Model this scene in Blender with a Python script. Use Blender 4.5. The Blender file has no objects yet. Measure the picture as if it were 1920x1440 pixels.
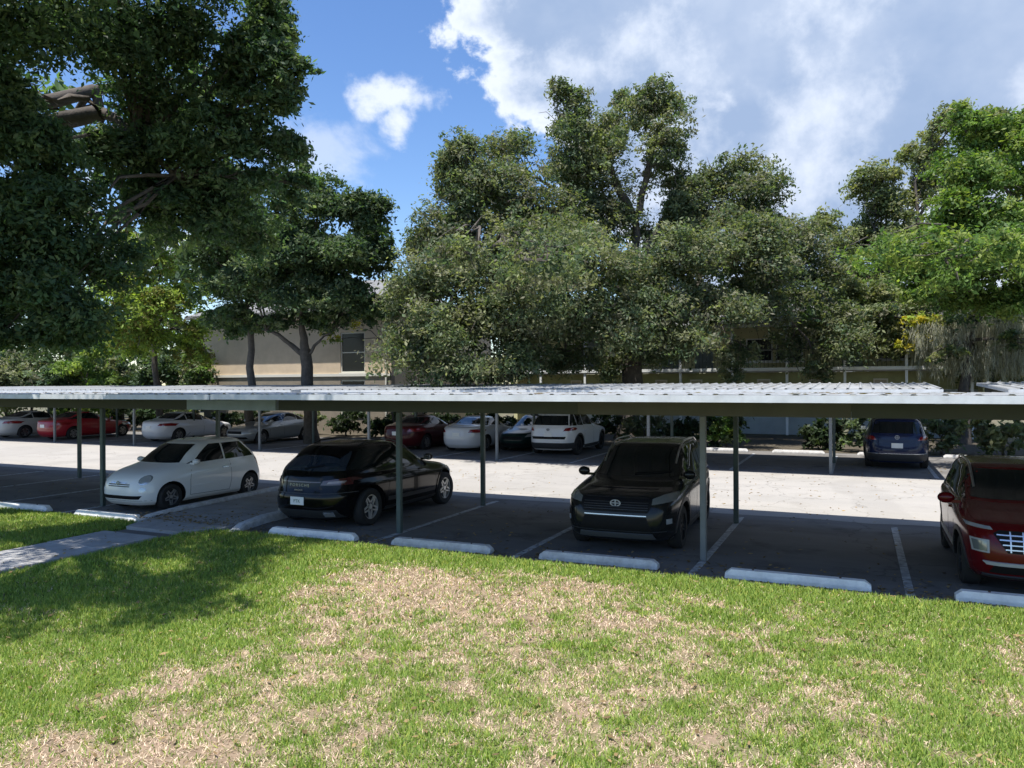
import bpy, bmesh, math, random
import numpy as np
from mathutils import Vector, Matrix, geometry
from mathutils.bvhtree import BVHTree
random.seed(4); RNG = np.random.default_rng(11)
PI = math.pi; R = math.radians
scn = bpy.context.scene; COL = scn.collection
YAW = 0.42807; FPX = 1427.7; EYE = 2.53; ROLL = -0.0046325
CY, SY = math.cos(YAW), math.sin(YAW)

# ---------------------------------------------------------------- camera, sky, sun, exposure
cam_d = bpy.data.cameras.new('camera'); cam = bpy.data.objects.new('camera', cam_d); COL.objects.link(cam)
cam_d.sensor_width = 36; cam_d.lens = 36 * FPX / 1920; cam_d.clip_start = 0.05; cam_d.clip_end = 2000
cam.matrix_world = Matrix.Translation((0, 0, EYE)) @ Matrix.Rotation(YAW, 4, 'Z') @ Matrix.Rotation(PI/2, 4, 'X') @ Matrix.Rotation(ROLL, 4, 'Z')
scn.camera = cam
SUN_EL, SUN_FROM = R(74.5), (-0.18, -1.0)      # the sun stands high, behind the camera and a little to its left
sf = Vector((SUN_FROM[0], SUN_FROM[1], 0)).normalized()
sun_dir = Vector((sf.x*math.cos(SUN_EL), sf.y*math.cos(SUN_EL), math.sin(SUN_EL)))
sd = bpy.data.lights.new('sun', 'SUN'); sd.energy = 4.8; sd.angle = R(0.53); sd.color = (1, 0.955, 0.89)
sun = bpy.data.objects.new('sun', sd); COL.objects.link(sun); sun.rotation_euler = sun_dir.to_track_quat('Z', 'Y').to_euler()
scn.view_settings.view_transform = 'Standard'; scn.view_settings.look = 'None'
scn.view_settings.exposure = 0.80; scn.view_settings.gamma = 1; scn.view_settings.use_curve_mapping = False
scn.cycles.max_bounces = 8; scn.cycles.transparent_max_bounces = 8

def NN(nt, t, **kw):
    n = nt.nodes.new(t)
    for k, v in kw.items():
        if hasattr(n, k): setattr(n, k, v)
    return n
def pix_dir(px, py):
    x = (px-960)/FPX; y = (720-py)/FPX
    d = Vector((x*CY - SY, x*SY + CY, y)); return d.normalized()
def P(px, py, z):                                # the place seen at a pixel, at distance z along the view
    x = (px-960)/FPX*z; h = EYE + (720 + (px-960)*ROLL - py)/FPX*z
    return Vector((x*CY - z*SY, x*SY + z*CY, h))

def make_world():
    w = bpy.data.worlds.new('World'); scn.world = w; w.use_nodes = True; nt = w.node_tree; nt.nodes.clear(); L = nt.links
    out = NN(nt, 'ShaderNodeOutputWorld'); bg = NN(nt, 'ShaderNodeBackground'); L.new(bg.outputs[0], out.inputs[0])
    sky = NN(nt, 'ShaderNodeTexSky', sky_type='NISHITA'); sky.sun_disc = False
    sky.sun_elevation = SUN_EL; sky.sun_rotation = math.atan2(sf.x, sf.y); sky.air_density = 1.0; sky.dust_density = 0.3; sky.ozone_density = 2.2
    hs = NN(nt, 'ShaderNodeHueSaturation'); hs.inputs['Saturation'].default_value = 1.18; hs.inputs['Value'].default_value = 1.55; hs.inputs['Hue'].default_value = 0.507
    L.new(sky.outputs[0], hs.inputs['Color'])
    tc = NN(nt, 'ShaderNodeTexCoord'); nrm = NN(nt, 'ShaderNodeVectorMath', operation='NORMALIZE'); L.new(tc.outputs['Generated'], nrm.inputs[0])
    def math_(op, a, b=None, c=None, clamp=False):
        m = NN(nt, 'ShaderNodeMath', operation=op); m.use_clamp = clamp
        for i, v in enumerate((a, b, c)):
            if v is None: continue
            if isinstance(v, (int, float)): m.inputs[i].default_value = v
            else: L.new(v, m.inputs[i])
        return m.outputs[0]
    def noise(scale, detail, rough, dist=0, sz=1.0, off=(0, 0, 0)):
        mp = NN(nt, 'ShaderNodeMapping'); mp.inputs['Scale'].default_value = (scale, scale, scale*sz); mp.inputs['Location'].default_value = off
        L.new(nrm.outputs[0], mp.inputs[0])
        n = NN(nt, 'ShaderNodeTexNoise'); n.inputs['Scale'].default_value = 1; n.inputs['Detail'].default_value = detail
        n.inputs['Roughness'].default_value = rough; n.inputs['Distortion'].default_value = dist
        L.new(mp.outputs[0], n.inputs[0]); return n.outputs['Fac']
    def blob(px, py, rad, sx=1, sz=1):           # soft mass of cloud round a direction
        d = pix_dir(px, py)
        s = NN(nt, 'ShaderNodeVectorMath', operation='SUBTRACT'); L.new(nrm.outputs[0], s.inputs[0]); s.inputs[1].default_value = d
        mp = NN(nt, 'ShaderNodeVectorMath', operation='MULTIPLY'); L.new(s.outputs[0], mp.inputs[0]); mp.inputs[1].default_value = (1/sx, 1/sx, 1/sz)
        ln = NN(nt, 'ShaderNodeVectorMath', operation='LENGTH'); L.new(mp.outputs[0], ln.inputs[0])
        return math_('SUBTRACT', 1.0, math_('DIVIDE', ln.outputs['Value'], rad))
    f1 = noise(4.2, 9, 0.56, 0.1, 1.3, (3.1, 1.2, 0.4)); f2 = noise(11, 8, 0.6, 0.2, 1.2, (7.3, 2.2, 5.0))
    nz = math_('ADD', math_('MULTIPLY', math_('SUBTRACT', f1, 0.5), 3.4), math_('MULTIPLY', math_('SUBTRACT', f2, 0.5), 2.4))
    big = None
    for b in ((1060, 40, .14), (1250, 30, .2), (1500, 80, .3), (1850, 60, .34), (1700, 330, .32), (2200, 200, .5), (1400, 330, .24), (1550, -500, .45)):
        m = blob(*b); big = m if big is None else math_('MAXIMUM', big, m)
    clear = math_('MAXIMUM', blob(640, 60, .34), blob(760, 330, .15))
    dens = math_('ADD', math_('MULTIPLY', nz, 0.85), math_('MAXIMUM', math_('MULTIPLY', big, 1.9), -0.3))
    dens = math_('SUBTRACT', dens, math_('MULTIPLY', math_('MAXIMUM', clear, 0), 0.6))
    sm = math_('ADD', math_('MULTIPLY', math_('MAXIMUM', blob(735, 180, .026, 1.2, .7), blob(752, 225, .028, .6, 1.1)), 0.75), math_('MULTIPLY', nz, 1.5))
    wi = math_('ADD', math_('MULTIPLY', math_('MAXIMUM', blob(610, 290, .09, 1, .4), blob(675, 285, .05, 1, .35)), 0.55), math_('MULTIPLY', nz, 1.0))
    def ramp(v, a, b):
        r = NN(nt, 'ShaderNodeMapRange'); r.interpolation_type = 'SMOOTHSTEP'; r.inputs['From Min'].default_value = a; r.inputs['From Max'].default_value = b
        L.new(v, r.inputs['Value']); return r.outputs[0]
    dm = ramp(dens, 0.0, 0.26); ds = math_('MULTIPLY', ramp(sm, 0.05, 1.0), 0.95); dw = math_('MULTIPLY', ramp(wi, 0.3, 1.1), 0.5)
    cov = math_('MAXIMUM', dm, math_('MAXIMUM', ds, dw), clamp=True)
    # white where thin or sunlit, blue grey in the thick of it
    thick = ramp(dens, 0.2, 0.9); puff = ramp(noise(6.0, 11, 0.6, 0.0, 1.0, (1.0, 4.4, 2.0)), 0.44, 0.66); body = ramp(noise(2.6, 6, 0.55, 0.0, 1.3, (5.0, 1.4, 0.7)), 0.3, 0.62)
    shade = math_('MULTIPLY', math_('MULTIPLY', thick, math_('ADD', 0.45, math_('MULTIPLY', body, 0.6))), math_('SUBTRACT', 1.0, math_('MULTIPLY', puff, 0.85)), clamp=True)
    cc = NN(nt, 'ShaderNodeMix', data_type='RGBA'); cc.inputs[6].default_value = (7.2, 7.8, 8.9, 1); cc.inputs[7].default_value = (3.0, 4.0, 5.9, 1); L.new(shade, cc.inputs[0])
    mx = NN(nt, 'ShaderNodeMix', data_type='RGBA'); L.new(cov, mx.inputs[0]); L.new(hs.outputs[0], mx.inputs[6]); L.new(cc.outputs[2], mx.inputs[7])
    L.new(mx.outputs[2], bg.inputs[0]); bg.inputs[1].default_value = 0.075
make_world()

# ---------------------------------------------------------------- materials
MATS = {}
def mat(name, color, rough=0.6, metal=0, coat=0, spec=0.5, var=0.0, scale=8, bump=0, bscale=None, c2=None, alpha=1, coords='Object', emit=None):
    if name in MATS: return MATS[name]
    m = bpy.data.materials.new(name); m.use_nodes = True; nt = m.node_tree; L = nt.links; b = nt.nodes['Principled BSDF']
    b.inputs['Base Color'].default_value = (*color, 1); b.inputs['Roughness'].default_value = rough; b.inputs['Metallic'].default_value = metal
    b.inputs['Coat Weight'].default_value = coat; b.inputs['Coat Roughness'].default_value = 0.04; b.inputs['Specular IOR Level'].default_value = spec
    if var or c2:
        tc = NN(nt, 'ShaderNodeTexCoord'); n = NN(nt, 'ShaderNodeTexNoise'); n.inputs['Scale'].default_value = scale; n.inputs['Detail'].default_value = 8; n.inputs['Roughness'].default_value = .65
        L.new(tc.outputs[coords], n.inputs[0]); mr = NN(nt, 'ShaderNodeMapRange'); mr.inputs['From Min'].default_value = .35; mr.inputs['From Max'].default_value = .68; L.new(n.outputs[0], mr.inputs[0])
        mx = NN(nt, 'ShaderNodeMix', data_type='RGBA'); L.new(mr.outputs[0], mx.inputs[0])
        c2 = c2 or tuple(c*(1-var) for c in color); mx.inputs[6].default_value = (*color, 1); mx.inputs[7].default_value = (*c2, 1)
        L.new(mx.outputs[2], b.inputs['Base Color'])
    if bump:
        tc = NN(nt, 'ShaderNodeTexCoord'); n = NN(nt, 'ShaderNodeTexNoise'); n.inputs['Scale'].default_value = bscale or scale*6; n.inputs['Detail'].default_value = 6
        L.new(tc.outputs[coords], n.inputs[0]); bp = NN(nt, 'ShaderNodeBump'); bp.inputs['Strength'].default_value = bump; bp.inputs['Distance'].default_value = .02
        L.new(n.outputs[0], bp.inputs['Height']); L.new(bp.outputs[0], b.inputs['Normal'])
    MATS[name] = m; return m

def leaf_mat(name, rough=.5, trans=.3, spec=.35):
    m = bpy.data.materials.new(name); m.use_nodes = True; nt = m.node_tree; L = nt.links; b = nt.nodes['Principled BSDF']; out = nt.nodes['Material Output']
    at = NN(nt, 'ShaderNodeAttribute'); at.attribute_name = 'col'
    L.new(at.outputs['Color'], b.inputs['Base Color']); b.inputs['Roughness'].default_value = rough; b.inputs['Specular IOR Level'].default_value = spec
    tr = NN(nt, 'ShaderNodeBsdfTranslucent'); mx = NN(nt, 'ShaderNodeMix', data_type='RGBA', blend_type='MULTIPLY'); mx.inputs[0].default_value = 1
    L.new(at.outputs['Color'], mx.inputs[6]); mx.inputs[7].default_value = (1.5, 1.7, .7, 1); L.new(mx.outputs[2], tr.inputs[0])
    ms = NN(nt, 'ShaderNodeMixShader'); ms.inputs[0].default_value = trans; L.new(b.outputs[0], ms.inputs[1]); L.new(tr.outputs[0], ms.inputs[2]); L.new(ms.outputs[0], out.inputs[0])
    return m

M_leaf = leaf_mat('leaf_foliage', .55, .38, .22); M_grass = leaf_mat('grass_blade', .6, .25, .2); M_moss = leaf_mat('hanging_moss', .9, .2, .1)
M_bark = mat('bark', (.10, .085, .07), .9, var=.5, scale=6, bump=.6, bscale=18)
M_glass = mat('dark_car_glass', (.008, .012, .013), .03, spec=.5)
M_tint = mat('window_glass', (.012, .014, .016), .15, spec=.25)
M_black = mat('black_plastic', (.008, .008, .009), .7, spec=.2)
M_silver = mat('satin_silver_plastic', (.36, .37, .38), .4)
M_dkgrey = mat('dark_grey_plastic', (.03, .032, .035), .5)
M_tyre = mat('tyre_rubber', (.018, .018, .018), .85)
M_rim = mat('alloy_rim', (.5, .5, .5), .3, metal=.8)
M_rimdark = mat('dark_alloy', (.06, .06, .065), .35, metal=.7)
M_chrome = mat('chrome', (.62, .64, .66), .25, metal=.75)
M_red = mat('red_lamp_lens', (.20, .006, .008), .12, coat=1)
M_clear = mat('clear_lamp_lens', (.5, .52, .54), .08, metal=.4, coat=1)
M_darklamp = mat('smoked_lamp', (.20, .215, .21), .12, metal=.3, coat=1)
M_plate = mat('plate_white', (.75, .76, .74), .4)
M_platetext = mat('plate_text', (.04, .12, .08), .5)
def paint(name, c, metal=0.0, rough=.3): return mat(name, c, rough, metal=metal, coat=.7 if max(c) > .1 else .42, spec=.35 if max(c) > .1 else .12)

# ---------------------------------------------------------------- helpers
def tag(o, label=None, cat=None, group=None, kind=None):
    if label: o['label'] = label
    if cat: o['category'] = cat
    if group: o['group'] = group
    if kind: o['kind'] = kind
    return o
def empty(name, loc=(0, 0, 0), rz=0):
    o = bpy.data.objects.new(name, None); o.empty_display_size = .3; COL.objects.link(o); o.location = loc; o.rotation_euler = (0, 0, rz); return o
def link(name, me, m, parent=None):
    o = bpy.data.objects.new(name, me); COL.objects.link(o)
    if m is not None and not me.materials:
        for k in (m if isinstance(m, (list, tuple)) else [m]): me.materials.append(k)
    if parent is not None: o.parent = parent
    return o
def from_bm(name, bm, m, parent=None, smooth=False, angle=40):
    me = bpy.data.meshes.new(name); bmesh.ops.recalc_face_normals(bm, faces=bm.faces); bm.to_mesh(me); bm.free()
    if smooth:
        me.polygons.foreach_set('use_smooth', [True]*len(me.polygons)); me.set_sharp_from_angle(angle=R(angle))
    return link(name, me, m, parent)
def add_box(bm, c, s, rz=0, bev=0):
    r = bmesh.ops.create_cube(bm, size=1, matrix=Matrix.Translation(c) @ Matrix.Rotation(rz, 4, 'Z') @ Matrix.Diagonal((*s, 1)))
    if bev:
        es = {e for v in r['verts'] for e in v.link_edges}; bmesh.ops.bevel(bm, geom=list(es), offset=bev, segments=1, affect='EDGES')
def box(name, c, s, m, parent=None, rz=0, bev=0):
    bm = bmesh.new(); add_box(bm, (0, 0, 0), s, 0, bev); o = from_bm(name, bm, m, parent); o.location = c; o.rotation_euler.z = rz; return o
def add_tube(bm, pts, rads, n=7):
    rings = []; pts = [Vector(p) for p in pts]
    for i, p in enumerate(pts):
        t = (pts[min(i+1, len(pts)-1)] - pts[max(i-1, 0)]).normalized()
        a = t.orthogonal().normalized() if abs(t.z) > .9 else Vector((0, 0, 1)).cross(t).normalized(); b = t.cross(a)
        rings.append([bm.verts.new(p + (a*math.cos(k*2*PI/n) + b*math.sin(k*2*PI/n))*rads[i]) for k in range(n)])
    for r0, r1 in zip(rings, rings[1:]):
        best = min(range(n), key=lambda s: (r0[0].co - r1[s].co).length)
        for k in range(n):
            bm.faces.new((r0[k], r0[(k+1) % n], r1[(k+1+best) % n], r1[(k+best) % n]))
    bm.faces.new(rings[-1])
def np_mesh(name, V, quads, m, parent=None, col=None):
    me = bpy.data.meshes.new(name); nv, nf = len(V), len(quads); k = quads.shape[1]
    me.vertices.add(nv); me.vertices.foreach_set('co', V.astype(np.float32).ravel())
    me.loops.add(nf*k); me.loops.foreach_set('vertex_index', quads.astype(np.int32).ravel())
    me.polygons.add(nf); me.polygons.foreach_set('loop_start', np.arange(0, nf*k, k, dtype=np.int32))
    me.update(calc_edges=True)
    if col is not None:
        a = me.color_attributes.new('col', 'FLOAT_COLOR', 'POINT'); c = np.ones((nv, 4), np.float32); c[:, :3] = col; a.data.foreach_set('color', c.ravel())
    return link(name, me, m, parent)

_perm = RNG.random((256, 256))
def vnoise(x, y):
    xi = np.floor(x).astype(int); yi = np.floor(y).astype(int); fx = x-xi; fy = y-yi; fx = fx*fx*(3-2*fx); fy = fy*fy*(3-2*fy)
    g = lambda a, b: _perm[a % 256, b % 256]
    return (g(xi, yi)*(1-fx) + g(xi+1, yi)*fx)*(1-fy) + (g(xi, yi+1)*(1-fx) + g(xi+1, yi+1)*fx)*fy
def fbm(x, y, o=4):
    s = 0; a = .5; t = 0
    for i in range(o): s = s + a*vnoise(x*2**i+i*17.3, y*2**i+i*9.1); t += a; a *= .55
    return s/t
def sstep(a, b, x): t = np.clip((x-a)/(b-a), 0, 1); return t*t*(3-2*t)

# ---------------------------------------------------------------- ground, lot, lawn, walkway
M_earth = mat('earth_and_weeds', (.07, .08, .035), .95, var=.5, scale=.6, bump=.3, c2=(.14, .11, .075))
def sheet(name, x0, x1, y0, y1, z, m, depth=.3, n=1):
    bm = bmesh.new(); add_box(bm, ((x0+x1)/2, (y0+y1)/2, z-depth/2), (x1-x0, y1-y0, depth)); return tag(from_bm(name, bm, m), kind='structure')
sheet('ground', -260, 260, -160, 420, -.02, M_earth)

def asphalt_mat(name, base, warm, stain):
    m = bpy.data.materials.new(name); m.use_nodes = True; nt = m.node_tree; L = nt.links; b = nt.nodes['Principled BSDF']; tc = NN(nt, 'ShaderNodeTexCoord')
    def nz(s, d=6, sc=(1, 1, 1), r=.6):
        mp = NN(nt, 'ShaderNodeMapping'); mp.inputs['Scale'].default_value = sc; L.new(tc.outputs['Object'], mp.inputs[0])
        n = NN(nt, 'ShaderNodeTexNoise'); n.inputs['Scale'].default_value = s; n.inputs['Detail'].default_value = d; n.inputs['Roughness'].default_value = r; L.new(mp.outputs[0], n.inputs[0]); return n.outputs[0]
    def mr(v, a, c, lo=0, hi=1):
        r = NN(nt, 'ShaderNodeMapRange'); r.inputs[1].default_value = a; r.inputs[2].default_value = c; r.inputs[3].default_value = lo; r.inputs[4].default_value = hi; L.new(v, r.inputs[0]); return r.outputs[0]
    def mix(f, a, c):
        x = NN(nt, 'ShaderNodeMix', data_type='RGBA'); L.new(f, x.inputs[0])
        for i, v in ((6, a), (7, c)):
            if isinstance(v, tuple): x.inputs[i].default_value = (*v, 1)
            else: L.new(v, x.inputs[i])
        return x.outputs[2]
    c = mix(mr(nz(.7, 5, (.5, 1.6, 1)), .35, .65), base, warm)
    c = mix(mr(nz(1.1, 6), .56, .72, 0, .75), c, stain)
    vo = NN(nt, 'ShaderNodeTexVoronoi', feature='DISTANCE_TO_EDGE'); vo.inputs['Scale'].default_value = .42; mv = NN(nt, 'ShaderNodeVectorMath', operation='ADD'); L.new(tc.outputs['Object'], mv.inputs[0])
    dn = NN(nt, 'ShaderNodeTexNoise'); dn.inputs['Scale'].default_value = 1.6; dn.inputs['Detail'].default_value = 6; L.new(tc.outputs['Object'], dn.inputs[0]); L.new(dn.outputs['Color'], mv.inputs[1]); L.new(mv.outputs[0], vo.inputs['Vector'])
    c = mix(mr(vo.outputs[0], .003, .010, .4, 0), c, tuple(v*.4 for v in stain))
    c = mix(mr(nz(.35, 3, (1, .25, 1)), .53, .56, 0, .35), c, tuple(v*.82 for v in base))
    c = mix(mr(nz(90, 2), .35, .7, 0, .3), c, tuple(v*.6 for v in base))
    L.new(c, b.inputs['Base Color']); b.inputs['Roughness'].default_value = .88; b.inputs['Specular IOR Level'].default_value = .3
    bp = NN(nt, 'ShaderNodeBump'); bp.inputs['Strength'].default_value = .35; bp.inputs['Distance'].default_value = .006; L.new(nz(120, 3), bp.inputs['Height']); L.new(bp.outputs[0], b.inputs['Normal'])
    return m
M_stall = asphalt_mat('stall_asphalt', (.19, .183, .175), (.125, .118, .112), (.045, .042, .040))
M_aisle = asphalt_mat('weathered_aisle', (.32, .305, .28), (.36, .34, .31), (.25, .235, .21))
sheet('shade_ground', -70, 45, 29.6, 37.8, .01, mat('shade_darkened_soil', (.045, .035, .025), .95, var=.5, scale=3, c2=(.10, .085, .055), bump=.4), .05)  # added dark sheet: the tree shade behind the stalls is put into its colour
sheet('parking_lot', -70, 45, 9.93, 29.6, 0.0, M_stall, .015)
def aisle():
    V = []; n = 160; xs = np.linspace(-70, 45, n)
    lo = 15.15 + (fbm(xs*1.5, xs*0+3)-.5)*.35; hi = 22.55 + (fbm(xs*1.5, xs*0+8)-.5)*.3
    bm = bmesh.new(); a = [bm.verts.new((x, y, .004)) for x, y in zip(xs, lo)]; c = [bm.verts.new((x, y, .004)) for x, y in zip(xs, hi)]
    for i in range(n-1): bm.faces.new((a[i], a[i+1], c[i+1], c[i]))
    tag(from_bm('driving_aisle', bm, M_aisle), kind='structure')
aisle()
# painted lines between the stalls
M_line = mat('worn_line_paint', (.5, .52, .53), .8, scale=9, c2=(.14, .14, .145))
NEAR_LINES = [0.54, -2.03, -4.6, -7.13, -14.48, -17.0, -19.6, -22.1, -24.6, 3.1]
FAR_LINES = [1.85, -.73, -3.43, -5.83, -8.4, -10.93, -13.4, -16.0, -18.6, -21.1, -23.7, -26.3, -28.8, -31.4, 4.4, 7]
for i, u in enumerate(NEAR_LINES): box('parking_line', (u, 12.45, .004), (.10, 4.75, .006), M_line)['kind'] = 'structure'
for i, u in enumerate(FAR_LINES): box('parking_line', (u, 25.6, .004), (.10, 5.5, .006), M_line)['kind'] = 'structure'

# lawn: colour field shared by soil and blades
def greenness(u, v):
    n = fbm(u*.55+3, v*.7+1, 4); n2 = fbm(u*3.1+9, v*3.1+4, 3)
    z = -u*SY + v*CY; x = u*CY + v*SY; px = 960 + x/np.maximum(z, 1)*FPX
    n3 = fbm(u*9+5, v*9+2, 2)
    g = .46 + (n-.5)*1.2 + (n2-.5)*1.6 + (n3-.5)*.9
    g = g + .65*sstep(-4.6, -7.0, u + .25*(v-6)) + .55*sstep(8.7, 9.5, v) + .14*sstep(-1.6, .6, u)
    g = g - .55*np.exp(-(((u+4.6)/1.7)**2 + ((v-7.9)/.55)**2)) - .42*np.exp(-(((u+4.2)/1.25)**2 + ((v-5.6)/2.0)**2)) - .5*np.exp(-(((u+4.7)/1.1)**2 + ((v-3.2)/.8)**2))
    return np.clip(g, 0, 1)
def lawn(name, x0, x1, y0, y1):
    st = .07; xs = np.arange(x0, x1+st, st); ys = np.arange(y0, y1+.001, st); X, Y = np.meshgrid(xs, ys)
    edge = np.minimum.reduce([X-x0, xs[-1]-X, ys[-1]-Y]); Z = .03 + (fbm(X*.8, Y*.8)-.5)*.10*sstep(0, 1, edge) + (fbm(X*6, Y*6)-.5)*.03 - .05*(1-sstep(0, .12, edge))
    V = np.stack([X, Y, Z], -1).reshape(-1, 3); w = len(xs); i = (np.arange(len(ys)-1)[:, None]*w + np.arange(w-1)[None]).ravel()
    g = greenness(V[:, 0], V[:, 1])[:, None]; nn = fbm(V[:, 0]*14, V[:, 1]*14, 2)[:, None]
    col = (np.array([.22, .165, .115])*(.5+.9*nn))*(1-g) + (np.array([.085, .12, .035])*(.6+.7*nn))*g
    o = np_mesh(name, V, np.stack([i, i+1, i+1+w, i+w], -1), M_soil, col=col); tag(o, kind='structure'); return (x0, x1, y0, y1)
M_soil = leaf_mat('lawn_thatch', .95, 0, .1)
lawn('lawn', -10.45, 9, .5, 9.93); lawn('lawn', -26, -11.75, .5, 9.93)
def lawn_z(u, v, x0, x1, y1):
    edge = np.minimum.reduce([u-x0, x1-u, y1-v]); return .03 + (fbm(u*.8, v*.8)-.5)*.10*sstep(0, 1, edge) + (fbm(u*6, v*6)-.5)*.03 - .05*(1-sstep(0, .12, edge))
def grass(name, N, x0, x1, y0, y1, label):
    u = RNG.uniform(x0, x1, N*9); v = RNG.uniform(y0, y1+.12, N*9); ok = v < y1+.16*(fbm(u*2.7, u*0+5)-.35); u, v = u[ok], v[ok]
    z = -u*SY + v*CY; x = u*CY + v*SY
    dens = np.clip((6.0/np.maximum(z, 4.2))**1.6, 0, 1); dens *= np.where((np.abs(x/np.maximum(z, .5)) < .80) & (z > 4.2), 1, .10)
    g = greenness(u, v); dens *= .42 + .58*g; dens *= .35 + 1.1*fbm(u*9, v*9, 2)
    k = np.flatnonzero(RNG.random(len(u)) < dens)[:N]; u, v, z, g = u[k], v[k], z[k], g[k]; n = len(u)
    isg = RNG.random(n) < np.clip(g*.9+.09, .14, .86)
    sc = np.clip(z/7, .85, 1.5)
    ln = np.where(isg, RNG.uniform(.035, .075, n), RNG.uniform(.03, .06, n))*sc**.4; wd = np.where(isg, .0055, .0045)*sc*RNG.uniform(.7, 1.4, n)
    a = RNG.uniform(0, 2*PI, n); lean = np.where(isg, RNG.uniform(.2, 1.1, n), RNG.uniform(.8, 1.5, n))
    dx = np.stack([np.cos(a)*np.sin(lean), np.sin(a)*np.sin(lean), np.cos(lean)], -1)*ln[:, None]
    b = a + PI/2 + RNG.normal(0, .5, n); sd = np.stack([np.cos(b), np.sin(b), RNG.normal(0, .2, n)], -1)*wd[:, None]
    c = np.stack([u, v, lawn_z(u, v, x0, x1, y1) - .002], -1)
    V = np.stack([c-sd, c+sd, c+dx], 1).reshape(-1, 3)
    cg = np.array([.19, .275, .055]) + RNG.normal(0, 1, (n, 1))*np.array([.045, .05, .012]); cg += (RNG.random((n, 1)) < .15)*np.array([.14, .09, .02])
    cs = np.array([.62, .49, .37])*RNG.uniform(.45, 1.4, (n, 1)) + (RNG.random((n, 1)) < .3)*np.array([-.10, -.12, -.09])
    col = np.repeat(np.clip(np.where(isg[:, None], cg, cs), .01, .8), 3, 0)
    o = np_mesh(name, V, np.arange(n*3).reshape(-1, 3), M_grass, col=col); tag(o, label, 'grass', kind='stuff')
grass('grass', 390000, -10.45, 7, 1.2, 9.93, 'patchy lawn of green grass and dry straw in front of the parking lot')
grass('grass', 60000, -20, -11.75, 4, 9.93, 'shaded green grass left of the concrete walkway')

M_conc = mat('walk_concrete', (.34, .34, .335), .9, scale=3, c2=(.25, .245, .235), bump=.2, bscale=60)
M_kerb = mat('kerb_paint', (.62, .64, .66), .75, scale=7, c2=(.36, .36, .36), bump=.2)
def walkway():
    w = box('walkway', (-11.05, 5, -.01), (1.26, 9.8, .06), mat('walk_bedding', (.12, .11, .10), .95)); tag(w, kind='structure')
    for i in range(9):
        y = .6 + i*1.04 + .5
        if y > 9.3: break
        o = box('paving_slab', (-11.1+.05+random.uniform(-.004, .004), y, .045+random.uniform(-.003, .003)), (1.24, 1.02, .06), M_conc, None, random.uniform(-.003, .003), .008)
        o.parent = w; o.matrix_parent_inverse = Matrix.Translation((11.05, -5, .01))
    # flared apron between the two kerbs, crossing the row of stalls
    rows = [(9.30, -11.67, -10.43), (9.9, -11.95, -9.98), (11.4, -12.2, -10.1), (13.0, -12.3, -10.12), (14.9, -12.36, -10.14)]
    for i, ((y0, a0, b0), (y1, a1, b1)) in enumerate(zip(rows, rows[1:])):
        bm = bmesh.new(); g = .006
        t = [bm.verts.new(p) for p in ((a0, y0+g, .078), (b0, y0+g, .078), (b1, y1-g, .078), (a1, y1-g, .078))]; bt = [bm.verts.new((p.co.x, p.co.y, -.01)) for p in t]
        bm.faces.new(t)
        for k in range(4): bm.faces.new((t[k], t[(k+1) % 4], bt[(k+1) % 4], bt[k]))
        o = from_bm('paving_slab', bm, M_conc); o.parent = w; o.matrix_parent_inverse = Matrix.Translation((11.05, -5, .01))
    def kerb(pts):
        bm = bmesh.new(); prev = None; W = .085
        for i, (x, y, h) in enumerate(pts):
            p0 = Vector(pts[max(i-1, 0)][:2]); p1 = Vector(pts[min(i+1, len(pts)-1)][:2]); d = (p1-p0).normalized(); n = Vector((d.y, -d.x))
            ring = [bm.verts.new((x+n.x*s*W, y+n.y*s*W, z)) for s, z in ((-1, -.01), (-1, h-.03), (-.75, h), (.75, h), (1, h-.03), (1, -.01))]
            if prev:
                for k in range(5): bm.faces.new((prev[k], prev[k+1], ring[k+1], ring[k]))
            else: bm.faces.new(ring)
            prev = ring
        bm.faces.new(prev); tag(from_bm('kerb', bm, M_kerb, None, True, 35), kind='structure')
    kerb([(-12.0, 9.78, .045), (-12.1, 10.15, .12), (-12.22, 11, .145), (-12.34, 12.4, .145), (-12.44, 13.6, .145), (-12.46, 14.8, .14)])
    kerb([(-9.72, 9.80, .045), (-9.84, 10.15, .12), (-9.98, 10.8, .145), (-10.03, 12, .145), (-10.05, 13.4, .145), (-10.05, 14.8, .14)])
walkway()

# ---------------------------------------------------------------- wheel stops
M_stop = mat('wheel_stop_paint', (.86, .85, .81), .75, scale=6, c2=(.62, .62, .61), bump=.25)
M_stop2 = mat('wheel_stop_worn', (.60, .60, .59), .85, scale=9, c2=(.40, .39, .38), bump=.35)
M_steel = mat('rusty_pin', (.12, .07, .05), .7)
def wheel_stop(u, v, rz, m, label, L=1.72, grp='concrete wheel stops along the near stalls'):
    bm = bmesh.new(); prof = [(-.085, 0), (-.085, .045), (-.055, .115), (.055, .115), (.085, .045), (.085, 0)]; prev = None
    for x, s in ((-L/2, .55), (-L/2+.07, 1), (L/2-.07, 1), (L/2, .55)):
        ring = [bm.verts.new((x, a*(.8+.2*s), b*s)) for a, b in prof]
        if prev:
            for k in range(6): bm.faces.new((prev[k], prev[(k+1) % 6], ring[(k+1) % 6], ring[k]))
        else: bm.faces.new(ring)
        prev = ring
    bm.faces.new(prev[::-1]); o = from_bm('wheel_stop', bm, m); o.location = (u, v, .005); o.rotation_euler.z = rz; tag(o, label, 'wheel stop', grp)
    for s in (-1, 1):
        b2 = bmesh.new(); bmesh.ops.create_cone(b2, cap_ends=True, segments=8, radius1=.014, radius2=.014, depth=.012, matrix=Matrix.Translation((s*L*.3, 0, .12))); from_bm('pin', b2, M_steel, o)
wheel_stop(1.86, 10.2, .01, M_stop, 'white wheel stop in front of the red compact SUV')
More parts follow.
